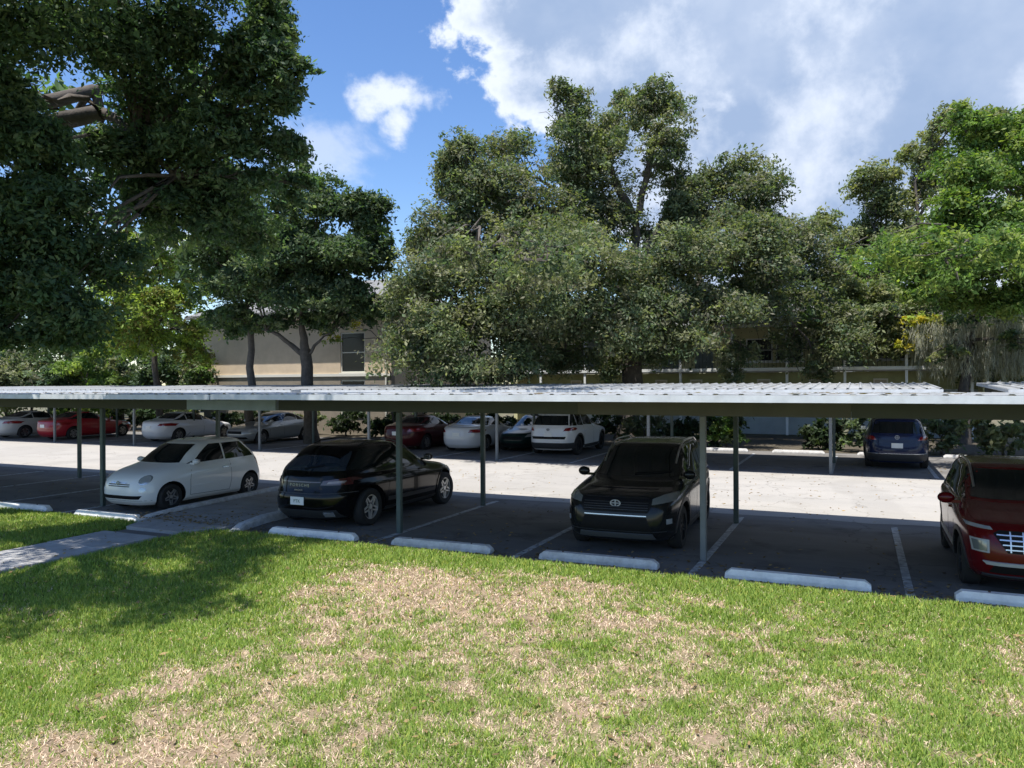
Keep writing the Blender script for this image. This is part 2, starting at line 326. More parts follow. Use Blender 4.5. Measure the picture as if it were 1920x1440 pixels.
wheel_stop(-.74, 10.2, .012, M_stop, 'clean white wheel stop of the empty stall left of the red SUV')
wheel_stop(-3.36, 10.24, .02, M_stop2, 'worn grey wheel stop in front of the dark grey SUV')
wheel_stop(-5.86, 10.2, .02, M_stop2, 'weathered wheel stop of the empty stall between the two dark SUVs')
wheel_stop(-8.28, 10.14, .03, M_stop, 'white wheel stop behind the black SUV with a rear licence plate')
wheel_stop(-13.08, 10.02, .0, M_stop, 'white wheel stop beside the walkway, near the small white hatchback')
wheel_stop(-15.75, 10.05, .05, M_stop, 'white wheel stop at the left edge, in front of the empty shaded stall', 1.75)
for u, lb in ((-2.0, 'wheel stop of the empty far stall left of the blue SUV'), (-4.6, 'far wheel stop before the pale wall, in the empty stall'), (-7.1, 'far wheel stop in the stall right of the white SUV'), (-18.9, 'far wheel stop by the dark tree trunk'), (.8, 'far wheel stop in front of the blue SUV'), (3.4, 'far wheel stop right of the blue SUV')):
    wheel_stop(u, 28.95, 0, M_stop2, lb, 1.75, 'wheel stops along the far hedge')

# ---------------------------------------------------------------- carports
M_roof = mat('galvanised_roof', (.42, .435, .45), .45, metal=.2, scale=1.6, c2=(.27, .275, .27))
M_fascia = mat('white_fascia', (.66, .69, .71), .5, scale=3, c2=(.5, .52, .53))
M_beam = mat('dark_green_beam', (.045, .055, .045), .6, var=.2, scale=2)
M_beamlt = mat('blue_grey_beam', (.34, .43, .50), .6, var=.2, scale=3)  # paler blue-grey stretch of beam over the walkway
M_beamtan = mat('olive_grey_beam', (.085, .085, .068), .6, var=.25, scale=2)
M_post = mat('green_post_paint', (.075, .105, .095), .55, var=.25, scale=4)
M_postgrey = mat('grey_post_paint', (.16, .175, .175), .55, var=.2, scale=4)
_panel = {}
def roof_panel(parent, u, w, v0, v1, zf, zr, rb=.03):
    key = (round(w, 3), v0, v1, zf, zr)
    if key not in _panel:
        bm = bmesh.new(); prof = []; n = 3; st = w/n; x = -w/2
        for i in range(n):
            prof += [(x, 0.0), (x+st*.74, 0.0), (x+st*.80, rb), (x+st*.92, rb)]; x += st
        prof.append((w/2+.015, 0.003)); rows = []
        for dz in (0, -.006):
            rows.append([[bm.verts.new((a, y, z+b+dz)) for a, b in prof] for y, z in ((v0, zf), (v1, zr))])
        for r in rows:
            for i in range(len(prof)-1): bm.faces.new((r[0][i], r[0][i+1], r[1][i+1], r[1][i]))
        for e in (0, 1):
            for i in range(len(prof)-1): bm.faces.new((rows[0][e][i], rows[0][e][i+1], rows[1][e][i+1], rows[1][e][i]))
        o = from_bm('roof_panel', bm, M_roof, parent); _panel[key] = o.data
    else: o = link('roof_panel', _panel[key], None, parent)
    o.location = (u, 0, random.uniform(-.0025, .0025))
    return o
def carport(label, u0, u1, v0, v1, posts, vposts, z=2.33, beams=None, pm=None, rear_posts=None, zr=None):
    root = empty('carport', (0, 0, 0)); tag(root, label, 'carport', 'carports over the stalls'); zr = zr or z
    n = round((u1-u0)/.92); w = (u1-u0)/n
    for i in range(n): roof_panel(root, u0+w*(i+.5), w, v0+.03, v1-.03, z+.012, zr+.012, .016 if v0 < 15 else .035)
    box('fascia', ((u0+u1)/2, v0, z-.035), (u1-u0, .025, .085), M_fascia, root)
    box('fascia', ((u0+u1)/2, v1, zr-.035), (u1-u0, .025, .085), M_fascia, root)
    zat = lambda v: z+(zr-z)*(v-v0)/(v1-v0); tilt = math.atan2(zr-z, v1-v0)
    for u in (u0, u1): box('fascia', (u, (v0+v1)/2, (z+zr)/2-.037), (.025, v1-v0-.04, .08), M_fascia, root).rotation_euler.x = tilt
    for k, vp in enumerate(vposts):
        for (a, b, m) in (beams if k == 0 and beams else [(u0+.02, u1-.02, M_beam)]):
            box('beam', ((a+b)/2, vp, zat(vp)-.19), (b-a-.004, .12, .215), m, root)
    n2 = int((u1-u0)/1.7)
    for i in range(n2+1):
        u = u0+.08+(u1-u0-.16)*i/n2; box('purlin', (u, (v0+v1)/2, (z+zr)/2-.05), (.05, v1-v0-.08, .075), M_beam, root).rotation_euler.x = tilt
    for k, vp in enumerate(vposts):
        for i, u in enumerate(posts if k == 0 or rear_posts is None else rear_posts):
            m = pm[i] if pm and k == 0 else M_post; h = zat(vp)-.299
            box('post', (u, vp, h/2), (.085, .085, h), m, root, 0, .008)
    n = int((u1-u0)*30); u = RNG.uniform(u0+.1, u1-.1, n); v = RNG.uniform(v0+.1, v1-.1, n); keep = fbm(u*.7, v*.7+20, 3) > .47; u, v = u[keep], v[keep]; n = len(u)
    a = RNG.uniform(0, 6.28, n); l = RNG.uniform(.03, .09, n); c = np.stack([u, v, z+(zr-z)*(v-v0)/(v1-v0)+.022+RNG.uniform(-.005, .01, n)], -1)
    d = np.stack([np.cos(a)*l, np.sin(a)*l, RNG.uniform(-.006, .008, n)], -1); t = np.stack([-np.sin(a)*l*.4, np.cos(a)*l*.4, RNG.uniform(0, .01, n)], -1)
    o = np_mesh('leaf_debris', np.stack([c-d, c+t, c+d, c-t], 1).reshape(-1, 3), np.arange(n*4).reshape(-1, 4), M_grass, root, np.repeat(np.array([.13, .10, .06])*RNG.uniform(.4, 1.5, (n, 1)), 4, 0)); o['kind'] = 'stuff'
    return root
NP = [-2.03, -7.13]; NV = (10.99, 14.15)
carport('long low carport with a white metal roof over the near stalls on the right', -9.72, 13.0, 9.35, 15.1, [8.17, 3.07]+NP, NV,
        beams=[(-9.7, -3.9, M_beam), (-3.9, -.1, M_beamtan), (-.1, 12.98, M_beam)], pm=[M_post, M_post, M_postgrey, M_post], z=2.375, zr=2.325)
carport('low carport with a white metal roof left of the walkway, over the small white hatchback', -38.2, -9.75, 9.35, 15.1, [-14.48, -19.58, -24.7, -29.8, -34.9], NV,
        beams=[(-38.1, -12.0, M_beam), (-12.0, -9.77, M_beamlt)], z=2.37, zr=2.32)
FV = (22.73, 25.9)
carport('far carport with ribbed metal roof over the row with the white SUV', -18.3, 1.9, 21.8, 27.4, [-.73, -5.83, -10.93, -16.03], FV, pm=[M_postgrey]*4, z=2.34, zr=2.49)
carport('far carport at the right edge beyond a gap in the far roof', 3.3, 17, 21.8, 27.4, [4.4, 9.5, 14.6], FV, z=2.34, zr=2.49)
carport('far carport with metal roof at the left over the silver and white sedans', -44, -18.6, 21.6, 27.2, [-21.1, -28.0, -33.1, -38.2], FV, pm=[M_postgrey]*4, z=2.34, zr=2.49)

# ---------------------------------------------------------------- cars
def pchip(pts):
    xs = [p[0] for p in pts]; ys = [p[1] for p in pts]; n = len(xs); h = [xs[i+1]-xs[i] for i in range(n-1)]; d = [(ys[i+1]-ys[i])/h[i] for i in range(n-1)]
    m = [0]*n; m[0] = d[0]; m[-1] = d[-1]
    for i in range(1, n-1):
        if d[i-1]*d[i] > 0:
            w1 = 2*h[i]+h[i-1]; w2 = h[i]+2*h[i-1]; m[i] = (w1+w2)/(w1/d[i-1]+w2/d[i])
    def f(x):
        x = min(max(x, xs[0]), xs[-1]); i = 0
        while i < n-2 and x > xs[i+1]: i += 1
        t = (x-xs[i])/h[i]; t2 = t*t; t3 = t2*t
        return (2*t3-3*t2+1)*ys[i]+(t3-2*t2+t)*h[i]*m[i]+(-2*t3+3*t2)*ys[i+1]+(t3-t2)*h[i]*m[i+1]
    return f
class Car:
    """nose at x=-L/2, tail at x=+L/2, stacked plan outlines from sill to roof"""
    def __init__(s, L, front, rear, width, nf, nr, wheels, paintm, name, label, cat, loc, rz, rims=M_rim, spokes=5):
        s.L = L; s.F = pchip(front); s.Rr = pchip(rear); s.W = pchip(width); s.nf = pchip(nf); s.nr = pchip(nr); z0, z1 = width[0][0], width[-1][0]
        s.root = empty(name, loc, rz); s.root.scale = (.96, .96, .925); tag(s.root, label, cat); s.wheels = wheels; s.paint = paintm; s.H = z1
        Z = np.linspace(z0, z1, 500); q = np.array([[z, s.F(z)*.6, s.Rr(z)*.6, s.W(z)] for z in Z]); d = np.r_[0, np.cumsum(np.linalg.norm(np.diff(q, axis=0), axis=1))]
        zs = np.interp(np.linspace(0, d[-1], 74), d, Z); N = 88; rings = []
        bm = bmesh.new()
        for z in zs:
            f = -L/2+s.F(z); r = L/2-s.Rr(z); w = s.W(z); xc = (f+r)/2; ring = []
            for k in range(N):
                a = 2*PI*k/N; c, sn = math.cos(a), math.sin(a); n = s.nf(z) if c < 0 else s.nr(z)
                x = xc + math.copysign(abs(c)**(2/n), c)*((xc-f) if c < 0 else (r-xc)); y = w*math.copysign(abs(sn)**(2/n), sn)
                ring.append(bm.verts.new((x, y, z)))
            rings.append(ring)
        for a, b in zip(rings, rings[1:]):
            for k in range(N): bm.faces.new((a[k], a[(k+1) % N], b[(k+1) % N], b[k]))
        bm.faces.new(rings[0][::-1]); bm.faces.new(rings[-1])
        bmesh.ops.remove_doubles(bm, verts=bm.verts, dist=.0004); bmesh.ops.recalc_face_normals(bm, faces=bm.faces)
        s.bvh = BVHTree.FromBMesh(bm)
        me = bpy.data.meshes.new('body'); bm.to_mesh(me); bm.free(); body = link('body', me, [paintm, M_black])
        # wheel arches are cut out of the shell
        cb = bmesh.new()
        for (x, r) in wheels:
            for sg in (-1, 1): bmesh.ops.create_cone(cb, cap_ends=True, segments=36, radius1=r*1.16, radius2=r*1.16, depth=.55, matrix=Matrix.Translation((x, sg*(s.Wm()+.02), r+.01)) @ Matrix.Rotation(PI/2, 4, 'X'))
        cm = bpy.data.meshes.new('cut'); cb.to_mesh(cm); cb.free(); co = bpy.data.objects.new('cut', cm); COL.objects.link(co)
        md = body.modifiers.new('b', 'BOOLEAN'); md.operation = 'DIFFERENCE'; md.object = co; md.solver = 'EXACT'
        dg = bpy.context.evaluated_depsgraph_get(); nm = bpy.data.meshes.new_from_object(body.evaluated_get(dg)); body.modifiers.clear(); body.data = nm; nm.name = 'body'
        bpy.data.objects.remove(co); bpy.data.meshes.remove(cm)
        idx = []
        for p in nm.polygons:
            c = p.center; k = 0
            for (x, r) in wheels:
                if math.hypot(c.x-x, c.z-r-.01) < r*1.16+.004 and (abs(p.normal.y) < .3 and abs(math.hypot(c.x-x, c.z-r-.01)-r*1.16) < .02 or abs(c.y) < s.Wm()-.2): k = 1
            idx.append(k)
        nm.polygons.foreach_set('material_index', idx); nm.polygons.foreach_set('use_smooth', [True]*len(idx)); nm.set_sharp_from_angle(angle=R(38))
        body.parent = s.root; s.body = body
        tr = s.Wm()-.15
        for (x, r) in wheels:
            for sg in (-1, 1): s.wheel(x, sg*tr, r, sg, rims, spokes)
    def Wm(s): return max(s.W(z/20*s.H) for z in range(5, 15))
    def wheel(s, x, y, r, sg, rims, spokes):
        t = .105; prof = [(r*.66, -t), (r*.9, -t*1.04), (r*.985, -t*.8), (r, -t*.4), (r, t*.4), (r*.985, t*.8), (r*.9, t*1.04), (r*.66, t), (r*.62, t*.6), (r*.62, -t)]
        bm = bmesh.new(); n = 30; rs = [[bm.verts.new((a*math.cos(2*PI*k/n), b, a*math.sin(2*PI*k/n))) for a, b in prof] for k in range(n)]
        for k in range(n):
            for i in range(len(prof)): bm.faces.new((rs[k][i], rs[k][(i+1) % len(prof)], rs[(k+1) % n][(i+1) % len(prof)], rs[(k+1) % n][i]))
        w = from_bm('wheel', bm, M_tyre, s.root, True); w.location = (x, y, r)
        bm = bmesh.new(); ys = sg*t*.75
        def ring(r0, r1, ya, yb):
            q = [[bm.verts.new((a*math.cos(2*PI*k/n), b, a*math.sin(2*PI*k/n))) for a, b in ((r0, ya), (r1, ya), (r1, yb), (r0, yb))] for k in range(n)]
            for k in range(n):
                for i in range(4): bm.faces.new((q[k][i], q[k][(i+1) % 4], q[(k+1) % n][(i+1) % 4], q[(k+1) % n][i]))
        ring(r*.60, r*.68, ys*1.1, ys*.2)
        bmesh.ops.create_cone(bm, cap_ends=True, segments=16, radius1=r*.14, radius2=r*.14, depth=.03, matrix=Matrix.Translation((0, ys*.85, 0)) @ Matrix.Rotation(PI/2, 4, 'X'))
        for k in range(spokes):
            for off in (-.09, .09):
                a = 2*PI*k/spokes + .3; m = Matrix.Rotation(a, 4, 'Y') @ Matrix.Translation((r*.37, ys*.9, r*off)) @ Matrix.Rotation(off*1.6, 4, 'Y') @ Matrix.Diagonal((r*.52, .022, r*.085, 1))
                bmesh.ops.create_cube(bm, size=1, matrix=m)
        rm = from_bm('rim', bm, rims, w)
        bm = bmesh.new(); bmesh.ops.create_cone(bm, cap_ends=True, segments=20, radius1=r*.6, radius2=r*.6, depth=.02, matrix=Matrix.Translation((0, ys*.35, 0)) @ Matrix.Rotation(PI/2, 4, 'X')); from_bm('brake_disc', bm, M_rimdark, w)
    def cast(s, a, b, axis, side):
        if axis == 'y': o, d = Vector((a, side*3, b)), Vector((0, -side, 0))
        elif axis == 'x': o, d = Vector((side*6, a, b)), Vector((-side, 0, 0))
        else: o, d = Vector((a, b, 4)), Vector((0, 0, -1))
        return s.bvh.ray_cast(o, d)
    def decal(s, name, poly, axis, side, m, off=.004, st=.06, parent=None, label=None):
        """a piece of trim, glass or lamp following the shell, outline given in side / front / top view"""
        pts = []; n = len(poly)
        for i in range(n):
            p, q = Vector(poly[i]), Vector(poly[(i+1) % n]); k = max(1, int((q-p).length/st))
            pts += [p.lerp(q, j/k) for j in range(k)]
        nb = len(pts); x0 = min(p.x for p in pts); x1 = max(p.x for p in pts); y0 = min(p.y for p in pts); y1 = max(p.y for p in pts); x = x0+st/2
        while x < x1:
            y = y0+st/2
            while y < y1:
                v = Vector((x, y))
                if inside(v, poly) and min((v-p).length for p in pts[:nb]) > st*.4: pts.append(v)
                y += st
            x += st
        vs, es, fs, *_ = geometry.delaunay_2d_cdt(pts, [(i, (i+1) % nb) for i in range(nb)], [], 1, 1e-6)
        bm = bmesh.new(); vm = []; nrm = []
        for v in vs:
            h, nn, _, _ = s.cast(v.x, v.y, axis, side)
            if h is None: vm.append(None); nrm.append(None)
            else: vm.append(bm.verts.new(h + nn*off)); nrm.append(nn)
        ok = False
        for f in fs:
            if all(vm[i] is not None for i in f):
                c = sum((vs[i] for i in f), Vector((0, 0)))/len(f)
                if not inside(c, poly): continue
                t = [vm[i].co for i in f]
                if max((t[0]-t[1]).length, (t[1]-t[2]).length, (t[2]-t[0]).length) > st*6: continue
                try: bm.faces.new([vm[i] for i in f]); ok = True
                except ValueError: pass
        if not ok: bm.free(); return None
        idx = {v: nn for v, nn in zip(vm, nrm) if v is not None}
        be = [e for e in bm.edges if e.is_boundary]; low = {}
        for e in be:
            for v in e.verts:
                if v not in low: low[v] = bm.verts.new(v.co - idx[v]*(off+.012))
        for e in be: bm.faces.new((e.verts[0], e.verts[1], low[e.verts[1]], low[e.verts[0]]))
        for v in [v for v in bm.verts if not v.link_faces]: bm.verts.remove(v)
        o = from_bm(name, bm, m, parent or s.root, True, 50)
        if label: o['label'] = label
        return o
    def both(s, name, poly, m, **k): return [s.decal(name, poly, 'y', sd, m, **k) for sd in (-1, 1)]
    def fr(s, name, poly, side, m, mirror=False, **k):                    # front (side=-1) or rear (+1) view, y and z
        r = [s.decal(name, poly, 'x', side, m, **k)]
        if mirror: r.append(s.decal(name, [(-y, z) for y, z in poly], 'x', side, m, **k))
        return r
    def side_windows(s, zb, zt, mf, mr, pillars, zb2=None, gap=.05):
        zb2 = zb2 or zb; L = s.L
        xf = lambda z: -L/2+s.F(z)+mf; xr = lambda z: L/2-s.Rr(z)-mr
        edges = [None]+[(p-gap/2, p+gap/2) for p in pillars]+[None]
        a0, a1 = xf(zb), xr(zb2)
        zl = lambda x: zb + (zb2-zb)*(x-a0)/(a1-a0)
        for i in range(len(edges)-1):
            lo = edges[i][1] if edges[i] else None; hi = edges[i+1][0] if edges[i+1] else None; P_ = []
            n = 6
            for k in range(n+1):
                z = zb+(zt-zb)*k/n; x = xf(z)
                if lo is not None: x = max(x, lo)
                P_.append((x, max(z, zl(x))))
            for k in range(n, -1, -1):
                z = zb2+(zt-zb2)*k/n; x = xr(z)
                if hi is not None: x = min(x, hi)
                P_.append((x, max(z, zl(x))))
            Q = []
            for p in P_:
                if not Q or (Vector(p)-Vector(Q[-1])).length > .006: Q.append(p)
            s.both('window', Q, M_glass, off=.005, st=.07)
    def seam(s, pts, w=.008, m=None, name='door_seam'):
        """thin dark shut line in side view"""
        L_, R_ = [], []
        for i, p in enumerate(pts):
            a = Vector(pts[max(i-1, 0)]); b = Vector(pts[min(i+1, len(pts)-1)]); d = (b-a).normalized(); n = Vector((-d.y, d.x))*w/2; p = Vector(p)
            L_.append(tuple(p+n)); R_.append(tuple(p-n))
        s.both(name, L_+R_[::-1], m or M_black, off=.0015, st=.08)
    def mirrors(s, x, z, m, w=.2, h=.14):
        for sd in (-1, 1):
            h_, nn, _, _ = s.cast(x, z-.02, 'y', sd); y0 = h_.y if h_ else sd*s.Wm()*.9; bm = bmesh.new()
            bmesh.ops.create_uvsphere(bm, u_segments=14, v_segments=8, radius=.5, matrix=Matrix.Translation((x, y0+sd*(w/2+.05), z+.05)) @ Matrix.Diagonal((.13, w, h, 1)))
            add_box(bm, (x+.0, y0+sd*.04, z+.0), (.05, .12, .04))
            mo = from_bm('mirror', bm, m, s.root, True)
            box('mirror_glass', (x+.058, y0+sd*(w/2+.05), z+.05), (.008, w*.7, h*.66), M_chrome, mo)
    def handles(s, xs, z, m):
        for x in xs: s.both('door_handle', [(x-.08, z-.015), (x+.08, z-.015), (x+.08, z+.015), (x-.08, z+.015)], m, off=.025, st=.05)
    def rails(s, x0, x1, m, yk=.82):
        for sd in (-1, 1):
            pts = []; z = s.H-.05
            y = sd*s.W(z-.04)*yk
            for k in range(9):
                x = x0+(x1-x0)*k/8; h, nn, _, _ = s.cast(x, y, 'z', 1); zz = (h.z if h else z) + .055*math.sin(PI*min(1, max(0, .12+k/8*.76)))**.5
                pts.append((x, y, zz if 0 < k < 8 else (h.z if h else z)))
            bm = bmesh.new(); add_tube(bm, pts, [.017]*9, 6); from_bm('roof_rail', bm, m, s.root, True)
    def plate(s, side, z, w=.31, h=.155, m=M_plate, text=None, tm=M_platetext, y=0):
        h_, nn, _, _ = s.cast(y, z, 'x', side); x = h_.x + side*.012 if h_ else side*s.L/2
        p = box('licence_plate', (x, y, z), (.012, w, h), m, s.root, 0, .003)
        if text: s.text(text, p, (side*.008, 0, -.03), side, .085, tm, 'plate_text')
        return p
    def text(s, txt, parent, loc, side, size, m, name='lettering', space=1.0):
        c = bpy.data.curves.new(name, 'FONT'); c.body = txt; c.size = size; c.align_x = 'CENTER'; c.extrude = .001; c.space_character = space
        t = bpy.data.objects.new(name, c); COL.objects.link(t); dg = bpy.context.evaluated_depsgraph_get(); me = bpy.data.meshes.new_from_object(t.evaluated_get(dg)); bpy.data.objects.remove(t)
        me.materials.clear(); o = link(name, me, m, parent); o.location = loc; o.rotation_euler = (PI/2, 0, PI/2 if side > 0 else -PI/2); return o
    def badge(s, side, z, rx, rz, m, off=.02, name='badge'):
        h_, nn, _, _ = s.cast(0, z, 'x', side); bm = bmesh.new()
        n = 20; q = [[bm.verts.new((side*b, a*rx*math.cos(2*PI*k/n), a*rz*math.sin(2*PI*k/n))) for a, b in ((1, 0), (1, .012), (.78, .012), (.78, 0))] for k in range(n)]
        for k in range(n):
            for i in range(4): bm.faces.new((q[k][i], q[k][(i+1) % 4], q[(k+1) % n][(i+1) % 4], q[(k+1) % n][i]))
        add_box(bm, (side*.006, 0, 0), (.01, rx*1.5, rz*.25)); add_box(bm, (side*.006, 0, 0), (.01, rx*.25, rz*1.5))
        o = from_bm(name, bm, m, s.root); o.location = (h_.x+side*off*.5, 0, z); return o
def inside(p, poly):
    c = False; n = len(poly); j = n-1
    for i in range(n):
        xi, yi = poly[i][0], poly[i][1]; xj, yj = poly[j][0], poly[j][1]
        if (yi > p[1]) != (yj > p[1]) and p[0] < (xj-xi)*(p[1]-yi)/(yj-yi)+xi: c = not c
        j = i
    return c
def trap(y0, y1, z0, z1, k=0): return [(y0, z0), (y1, z0), (y1-k, z1), (y0+k, z1)]
def glassend(c, side, z0, z1, k=.86, n=6):
    a = [(-c.W(z0+(z1-z0)*i/n)*k, z0+(z1-z0)*i/n) for i in range(n+1)]; return [(y, z) for y, z in a]+[(-y, z) for y, z in a[::-1]]
NOSE_IN = R(90)          # nose towards the lawn
TAIL_IN = R(-90)         # tail towards the lawn / the aisle

def arch_trim(c, m, w=.05, off=.008):
    for (x, r) in c.wheels:
        ro = r*1.16+w; ri = r*1.16; zc = r+.01; o = []; i_ = []
        for k in range(15):
            a = R(-18)+R(216)*k/14; o.append((x+ro*math.cos(a), zc+ro*math.sin(a))); i_.append((x+ri*math.cos(a), zc+ri*math.sin(a)))
        c.both('wheel_arch', o+i_[::-1], m, off=off, st=.08)

def fiat():
    wp = paint('pearl_white_paint', (.80, .80, .78)); L = 3.55
    c = Car(L, [(.16, .14), (.25, .05), (.42, 0), (.58, .015), (.70, .06), (.80, .17), (.88, .38), (.95, .68), (1.0, .88), (1.20, 1.18), (1.38, 1.50), (1.44, 1.70), (1.475, 2.05)],
            [(.16, .14), (.30, .03), (.50, 0), (.75, .05), (.90, .09), (1.05, .17), (1.25, .36), (1.38, .50), (1.44, .66), (1.475, 1.1)],
            [(.16, .72), (.24, .785), (.45, .81), (.62, .812), (.78, .80), (.88, .775), (.98, .735), (1.2, .66), (1.38, .575), (1.44, .51), (1.475, .25)],
            [(.16, 4.4), (.6, 3.8), (.9, 3.4), (1.1, 4.4), (1.475, 3.2)], [(.16, 5.5), (.7, 4.6), (1.0, 4.2), (1.475, 3.2)],
            [(-1.08, .29), (1.19, .29)], wp, 'parked_car', 'small rounded white three-door hatchback parked beside the walkway', 'car', (-13.46, 12.25, 0), NOSE_IN, M_rim, 5)
    c.side_windows(.965, 1.36, .40, .26, [.42], .995, .05)
    c.fr('windscreen', glassend(c, -1, 1.0, 1.375, .80), -1, M_glass, off=.004)
    c.fr('rear_window', glassend(c, 1, 1.02, 1.36, .72), 1, M_glass)
    for s_ in (-1, 1):
        def circ(cx, cz, r, n=14): return [(cx+r*math.cos(2*PI*k/n), cz+r*1.1*math.sin(2*PI*k/n)) for k in range(n)]
        c.decal('headlight_ring', circ(s_*.55, .70, .088), 'x', -1, M_chrome, off=.006, st=.035)
        c.decal('headlight', circ(s_*.55, .70, .074), 'x', -1, M_clear, off=.014, st=.035)
        c.decal('fog_lamp', circ(s_*.56, .50, .05), 'x', -1, M_clear, off=.008, st=.025)
        c.decal('tail_light', trap(s_*.60-.05, s_*.60+.05, .74, .93), 'x', 1, M_red, off=.006, st=.04)
    c.fr('lower_grille', [(-.50, .30), (.50, .30), (.56, .375), (-.56, .375)], -1, M_black, off=.006)
    for z in (.60, .56): c.fr('grille_slot', [(-.30, z), (.30, z), (.31, z+.018), (-.31, z+.018)], -1, M_black, off=.004, st=.05)
    c.fr('chrome_bar', trap(-.23, .23, .63, .65), -1, M_chrome, off=.012, st=.05); c.badge(-1, .64, .045, .045, M_chrome, .05)
    c.fr('bumper_seam', trap(-.78, .78, .262, .268), -1, M_black, off=.002)
    c.fr('licence_plate_recess', trap(-.26, .26, .46, .58), 1, M_black); c.plate(1, .52)
    c.seam([(-.62, .28), (-.62, .62), (-.56, .93)]); c.seam([(.50, .25), (.56, .5), (.55, .93)]); c.seam([(-.62, .28), (.50, .26)])
    c.both('side_trim', [(-.60, .45), (.50, .47), (.50, .50), (-.60, .48)], wp, off=.012, st=.1)
    c.handles([.38], .80, M_chrome); c.mirrors(-.52, .965, wp, .17, .12)
    c.fr('wiper', [(-.05, 1.0), (-.5, 1.035), (-.5, 1.045), (-.05, 1.012)], -1, M_black, off=.02)
    bm = bmesh.new(); add_tube(bm, [(-.1, 0, 1.46), (.12, 0, 1.62)], [.006, .003], 5); from_bm('aerial', bm, M_black, c.root)
fiat()

def macan():
    bp = paint('black_paint', (.004, .004, .0045), rough=.2); L = 4.70
    c = Car(L, [(.20, .25), (.32, .08), (.5, 0), (.68, .03), (.80, .14), (.90, .42), (1.00, 1.00), (1.06, 1.28), (1.25, 1.65), (1.45, 2.08), (1.54, 2.35), (1.60, 2.95)],
            [(.20, .22), (.35, .06), (.50, .01), (.62, 0), (.80, .06), (1.00, .10), (1.12, .20), (1.32, .50), (1.47, .70), (1.54, .85), (1.60, 1.6)],
            [(.20, .84), (.32, .93), (.55, .965), (.78, .962), (.92, .93), (1.02, .875), (1.12, .84), (1.35, .74), (1.47, .67), (1.54, .58), (1.60, .30)],
            [(.20, 3.4), (.8, 3.2), (1.1, 3.6), (1.6, 3.2)], [(.20, 3.6), (.7, 3.3), (1.0, 3.2), (1.2, 3.6), (1.6, 3.2)],
            [(-1.44, .365), (1.36, .365)], bp, 'parked_car', 'glossy black SUV parked tail first, rear window and white licence plate facing the lawn', 'car', (-8.86, 12.7, 0), TAIL_IN, mat('bright_alloy', (.62, .62, .60), .35, metal=.6), 5)
    # tail faces the lawn
    c.side_windows(1.05, 1.49, .22, .30, [-.28, .72], 1.12, .05)
    c.fr('rear_window', glassend(c, 1, 1.11, 1.44, .83), 1, mat('blue_rear_glass', (.02, .03, .045), .03, spec=1.0), off=.004)
    c.fr('windscreen', glassend(c, -1, 1.07, 1.48, .86), -1, M_glass)
    c.decal('roof_spoiler', [(1.55, -.55), (1.78, -.50), (1.80, 0), (1.78, .50), (1.55, .55)], 'z', 1, bp, off=.02)
    for s_ in (-1, 1):
        c.decal('tail_light', [(s_*.42, .86), (s_*.80, .85), (s_*.86, .93), (s_*.78, .985), (s_*.46, .94)], 'x', 1, mat('smoked_red_lens', (.06, .015, .015), .1, coat=1), off=.012, st=.05)
        c.decal('lamp_ring', [(s_*.52, .885), (s_*.72, .88), (s_*.74, .93), (s_*.54, .925)], 'x', 1, mat('lamp_inner', (.25, .2, .2), .2, metal=.5), off=.018, st=.04)
        c.decal('headlight', [(s_*.55, .70), (s_*.80, .72), (s_*.82, .84), (s_*.62, .82)], 'x', -1, M_clear, off=.01, st=.05)
        c.decal('exhaust_tip', trap(s_*.55-.07, s_*.55+.07, .29, .36), 'x', 1, M_chrome, off=.03, st=.04)
    c.fr('diffuser', trap(-.70, .70, .24, .40, .04), 1, M_dkgrey, off=.008); c.fr('bumper_crease', trap(-.85, .85, .70, .715), 1, M_dkgrey, off=.006)
    c.fr('light_strip', trap(-.42, .42, .905, .925), 1, mat('smoked_red_lens', (.06, .015, .015), .1), off=.008)
    c.fr('front_grille', trap(-.55, .55, .42, .62, .05), -1, M_black, off=.006); c.fr('air_intake', trap(-.8, .8, .28, .38, .05), -1, M_black)
    c.plate(1, .57, text='PTK', w=.30, h=.15)
    h, nn, _, _ = c.cast(0, .845, 'x', 1); c.text('PORSCHE', c.root, (h.x+.008, 0, .83), 1, .075, M_chrome, 'lettering', 1.5)
    c.text('MACAN', c.root, (c.cast(0, .76, 'x', 1)[0].x+.02, 0, .755), 1, .045, M_rim, 'lettering', 1.2)
    c.seam([(-.95, .32), (-.98, .7), (-.86, 1.03)]); c.seam([(-.28, .30), (-.28, 1.03)]); c.seam([(.88, .50), (.80, .8), (.80, 1.05)]); c.seam([(-.95, .32), (.70, .32)])
    c.both('side_blade', [(-.93, .40), (.86, .42), (.86, .50), (-.93, .47)], M_dkgrey, off=.012, st=.1); c.both('sill', [(-1.0, .25), (.92, .25), (.92, .31), (-1.0, .31)], M_dkgrey, off=.012, st=.1)
    c.handles([-.38, .62], .93, bp); c.mirrors(-.88, 1.08, bp, .22, .15); c.rails(-.55, 1.25, M_dkgrey, .86); arch_trim(c, bp, .035, .014)
    c.fr('rear_wiper', [(0, 1.13), (.35, 1.19), (.35, 1.205), (0, 1.15)], 1, M_black, off=.02)
macan()

